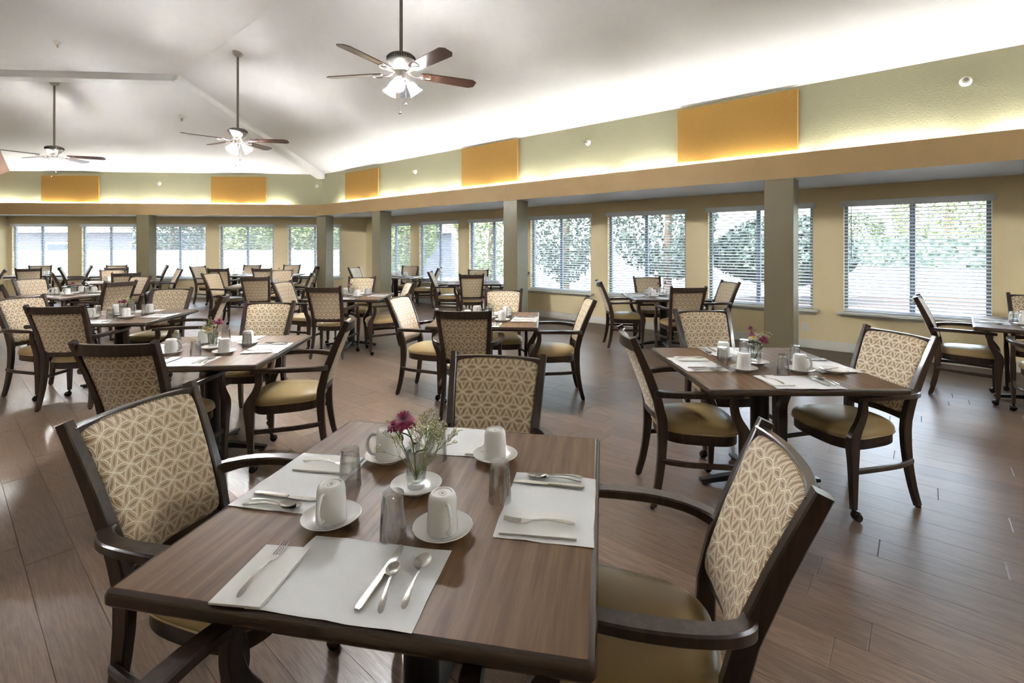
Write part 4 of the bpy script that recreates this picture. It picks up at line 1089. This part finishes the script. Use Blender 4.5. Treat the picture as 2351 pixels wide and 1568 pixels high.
hl = ob('foliage', mb.build('hedge_foliage', 'hedge', False), hd, kind='stuff'); ob('inner_branches', MB().box((0, .1, 1.0), (L, .6, 1.4)).build('inner_branches', 'conifer', False), hd)
def tree(p, h, r, z0, mat, n, label, shape='round', seed=0):
    rg2 = np.random.default_rng(seed); o = thing('garden_tree', label, 'tree', (p.x, p.y, -.2), 0, 'garden trees outside')
    n = int(n * 1.9); u = rg2.normal(size=(n, 3)); u /= np.linalg.norm(u, axis=1)[:, None]; rad = rg2.uniform(.55, 1.0, size=(n, 1)) ** .5
    pts = u * rad * np.array([r, r, (h - z0) / 2]); pts += np.array([0, 0, (h + z0) / 2])
    if shape == 'cone':
        k = np.clip((h - pts[:, 2]) / (h - z0), 0.05, 1); pts[:, 0] *= k * 1.3; pts[:, 1] *= k * 1.3
    lump = .12 * r * np.sin(pts * 3.1 / max(r, .5) + seed); pts += lump
    mb = MB(); leaf_quads(mb, pts, .085, rg2); ob('crown', mb.build('crown', mat, False), o, kind='stuff')
    ob('trunk', MB().tube([(0, 0, 0), (.05, .02, (h + z0) / 2), (.02, 0, h * .8)], lambda i: (.14, .10, .04)[i], 8).build('trunk', 'bark'), o)
tree(place_r(1.6, 7.4), 2.7, 1.7, .35, 'conifer', 5200, 'dark round conifer outside, seen past the wide pillar', 'round', 1)
tree(place_r(4.2, 5.4), 5.0, 1.6, .8, 'conifer', 3600, 'dark bluish tree filling the fifth window', 'round', 2)
tree(place_r(7.6, 5.2), 4.8, 1.6, .6, 'conifer', 2800, 'second dark tree close outside the glass', 'round', 3)
tree(place_r(11.0, 5.2), 4.4, 1.6, .5, 'tree', 2200, 'pale sunlit tree outside beside the slim pillar', 'round', 4)
tree(place_r(13.3, 3.0), 4.2, 1.1, .5, 'tree', 2600, 'pale leafy tree outside between the pillars', 'round', 5)
tree(place_r(-2.2, 17.5), 4.2, 1.6, 1.6, 'tree', 2600, 'thin tree above the hedge', 'round', 7)
tree(place_r(-6.0, 16.0), 4.8, 2.1, 1.5, 'tree', 3200, 'broad thin tree above the hedge end', 'round', 8)
tree(place_r(1.0, 19.0), 3.4, 1.4, 1.2, 'hedge', 2200, 'distant shrub-like tree above the hedge', 'round', 9)
def place_b(t, off): return WB + DB * t + NBK * off
tree(place_b(-1.2, 6.4), 3.8, 1.5, .9, 'conifer', 3600, 'twiggy dark tree behind the corner window', 'round', 10)
tree(place_b(2.3, 6.2), 3.8, 1.5, 1.1, 'tree', 3600, 'yellow-green tree before the tiled house', 'round', 11)
tree(place_b(4.9, 5.4), 3.2, .9, 1.2, 'tree', 2000, 'small yellow-green tree by the house wall', 'round', 12)
tree(place_b(8.1, 6.0), 3.8, 1.1, .9, 'conifer', 2400, 'blue-green tree at the end of the house', 'round', 13)
a = place_b(-.5, 4.0); b = place_b(14, 4.0); c = (a + b) / 2; angb = math.atan2(DB.y, DB.x)
mb = MB(); mb.box((0, 0, .55), ((a - b).length, .18, 1.5)); mb.box((0, 0, 1.32), ((a - b).length, .26, .05))
ob('garden_wall', mb.build('garden_wall_far', 'stucco', False), None, (c.x, c.y, 0), angb, 'white stucco garden wall outside the far windows', 'wall')
# neighbouring house with tiled roof
c = place_b(12.5, 11.5); rzb = math.atan2(-NBK.x, NBK.y)
hs = thing('neighbour_house', 'grey stucco house with clay tile roof behind the far windows', 'house', (c.x, c.y, -.2), rzb)
ob('house_wall', MB().box((0, 2.5, 1.2), (31, 5, 2.4)).build('house_wall', 'house', False), hs)
for k in range(7):
    w = ob('house_window', MB().box((-12 + 4 * k, -.02, 1.35), (1.5, .08, 1.1), .01).build('house_window', 'trim', False), hs)
    ob('window_glass', MB().box((-12 + 4 * k, -.07, 1.35), (1.34, .03, .94)).build('window_glass', 'darkglass', False), w)
v = []; f = []; nx, ny = 640, 11
for j in range(ny):
    for i in range(nx + 1):
        x = -16 + 32 * i / nx; y = -.6 + 4.4 * j / (ny - 1); z = 2.42 + (y + .6) * .42 + .055 * abs(math.sin(math.pi * i / 5)) + (.03 if j % 2 else 0)
        v.append((x, y, z))
for j in range(ny - 1):
    for i in range(nx): a_ = j * (nx + 1) + i; f.append((a_, a_ + 1, a_ + nx + 2, a_ + nx + 1))
ob('tile_roof', mesh('tile_roof', v, f, 'tile', False), hs)
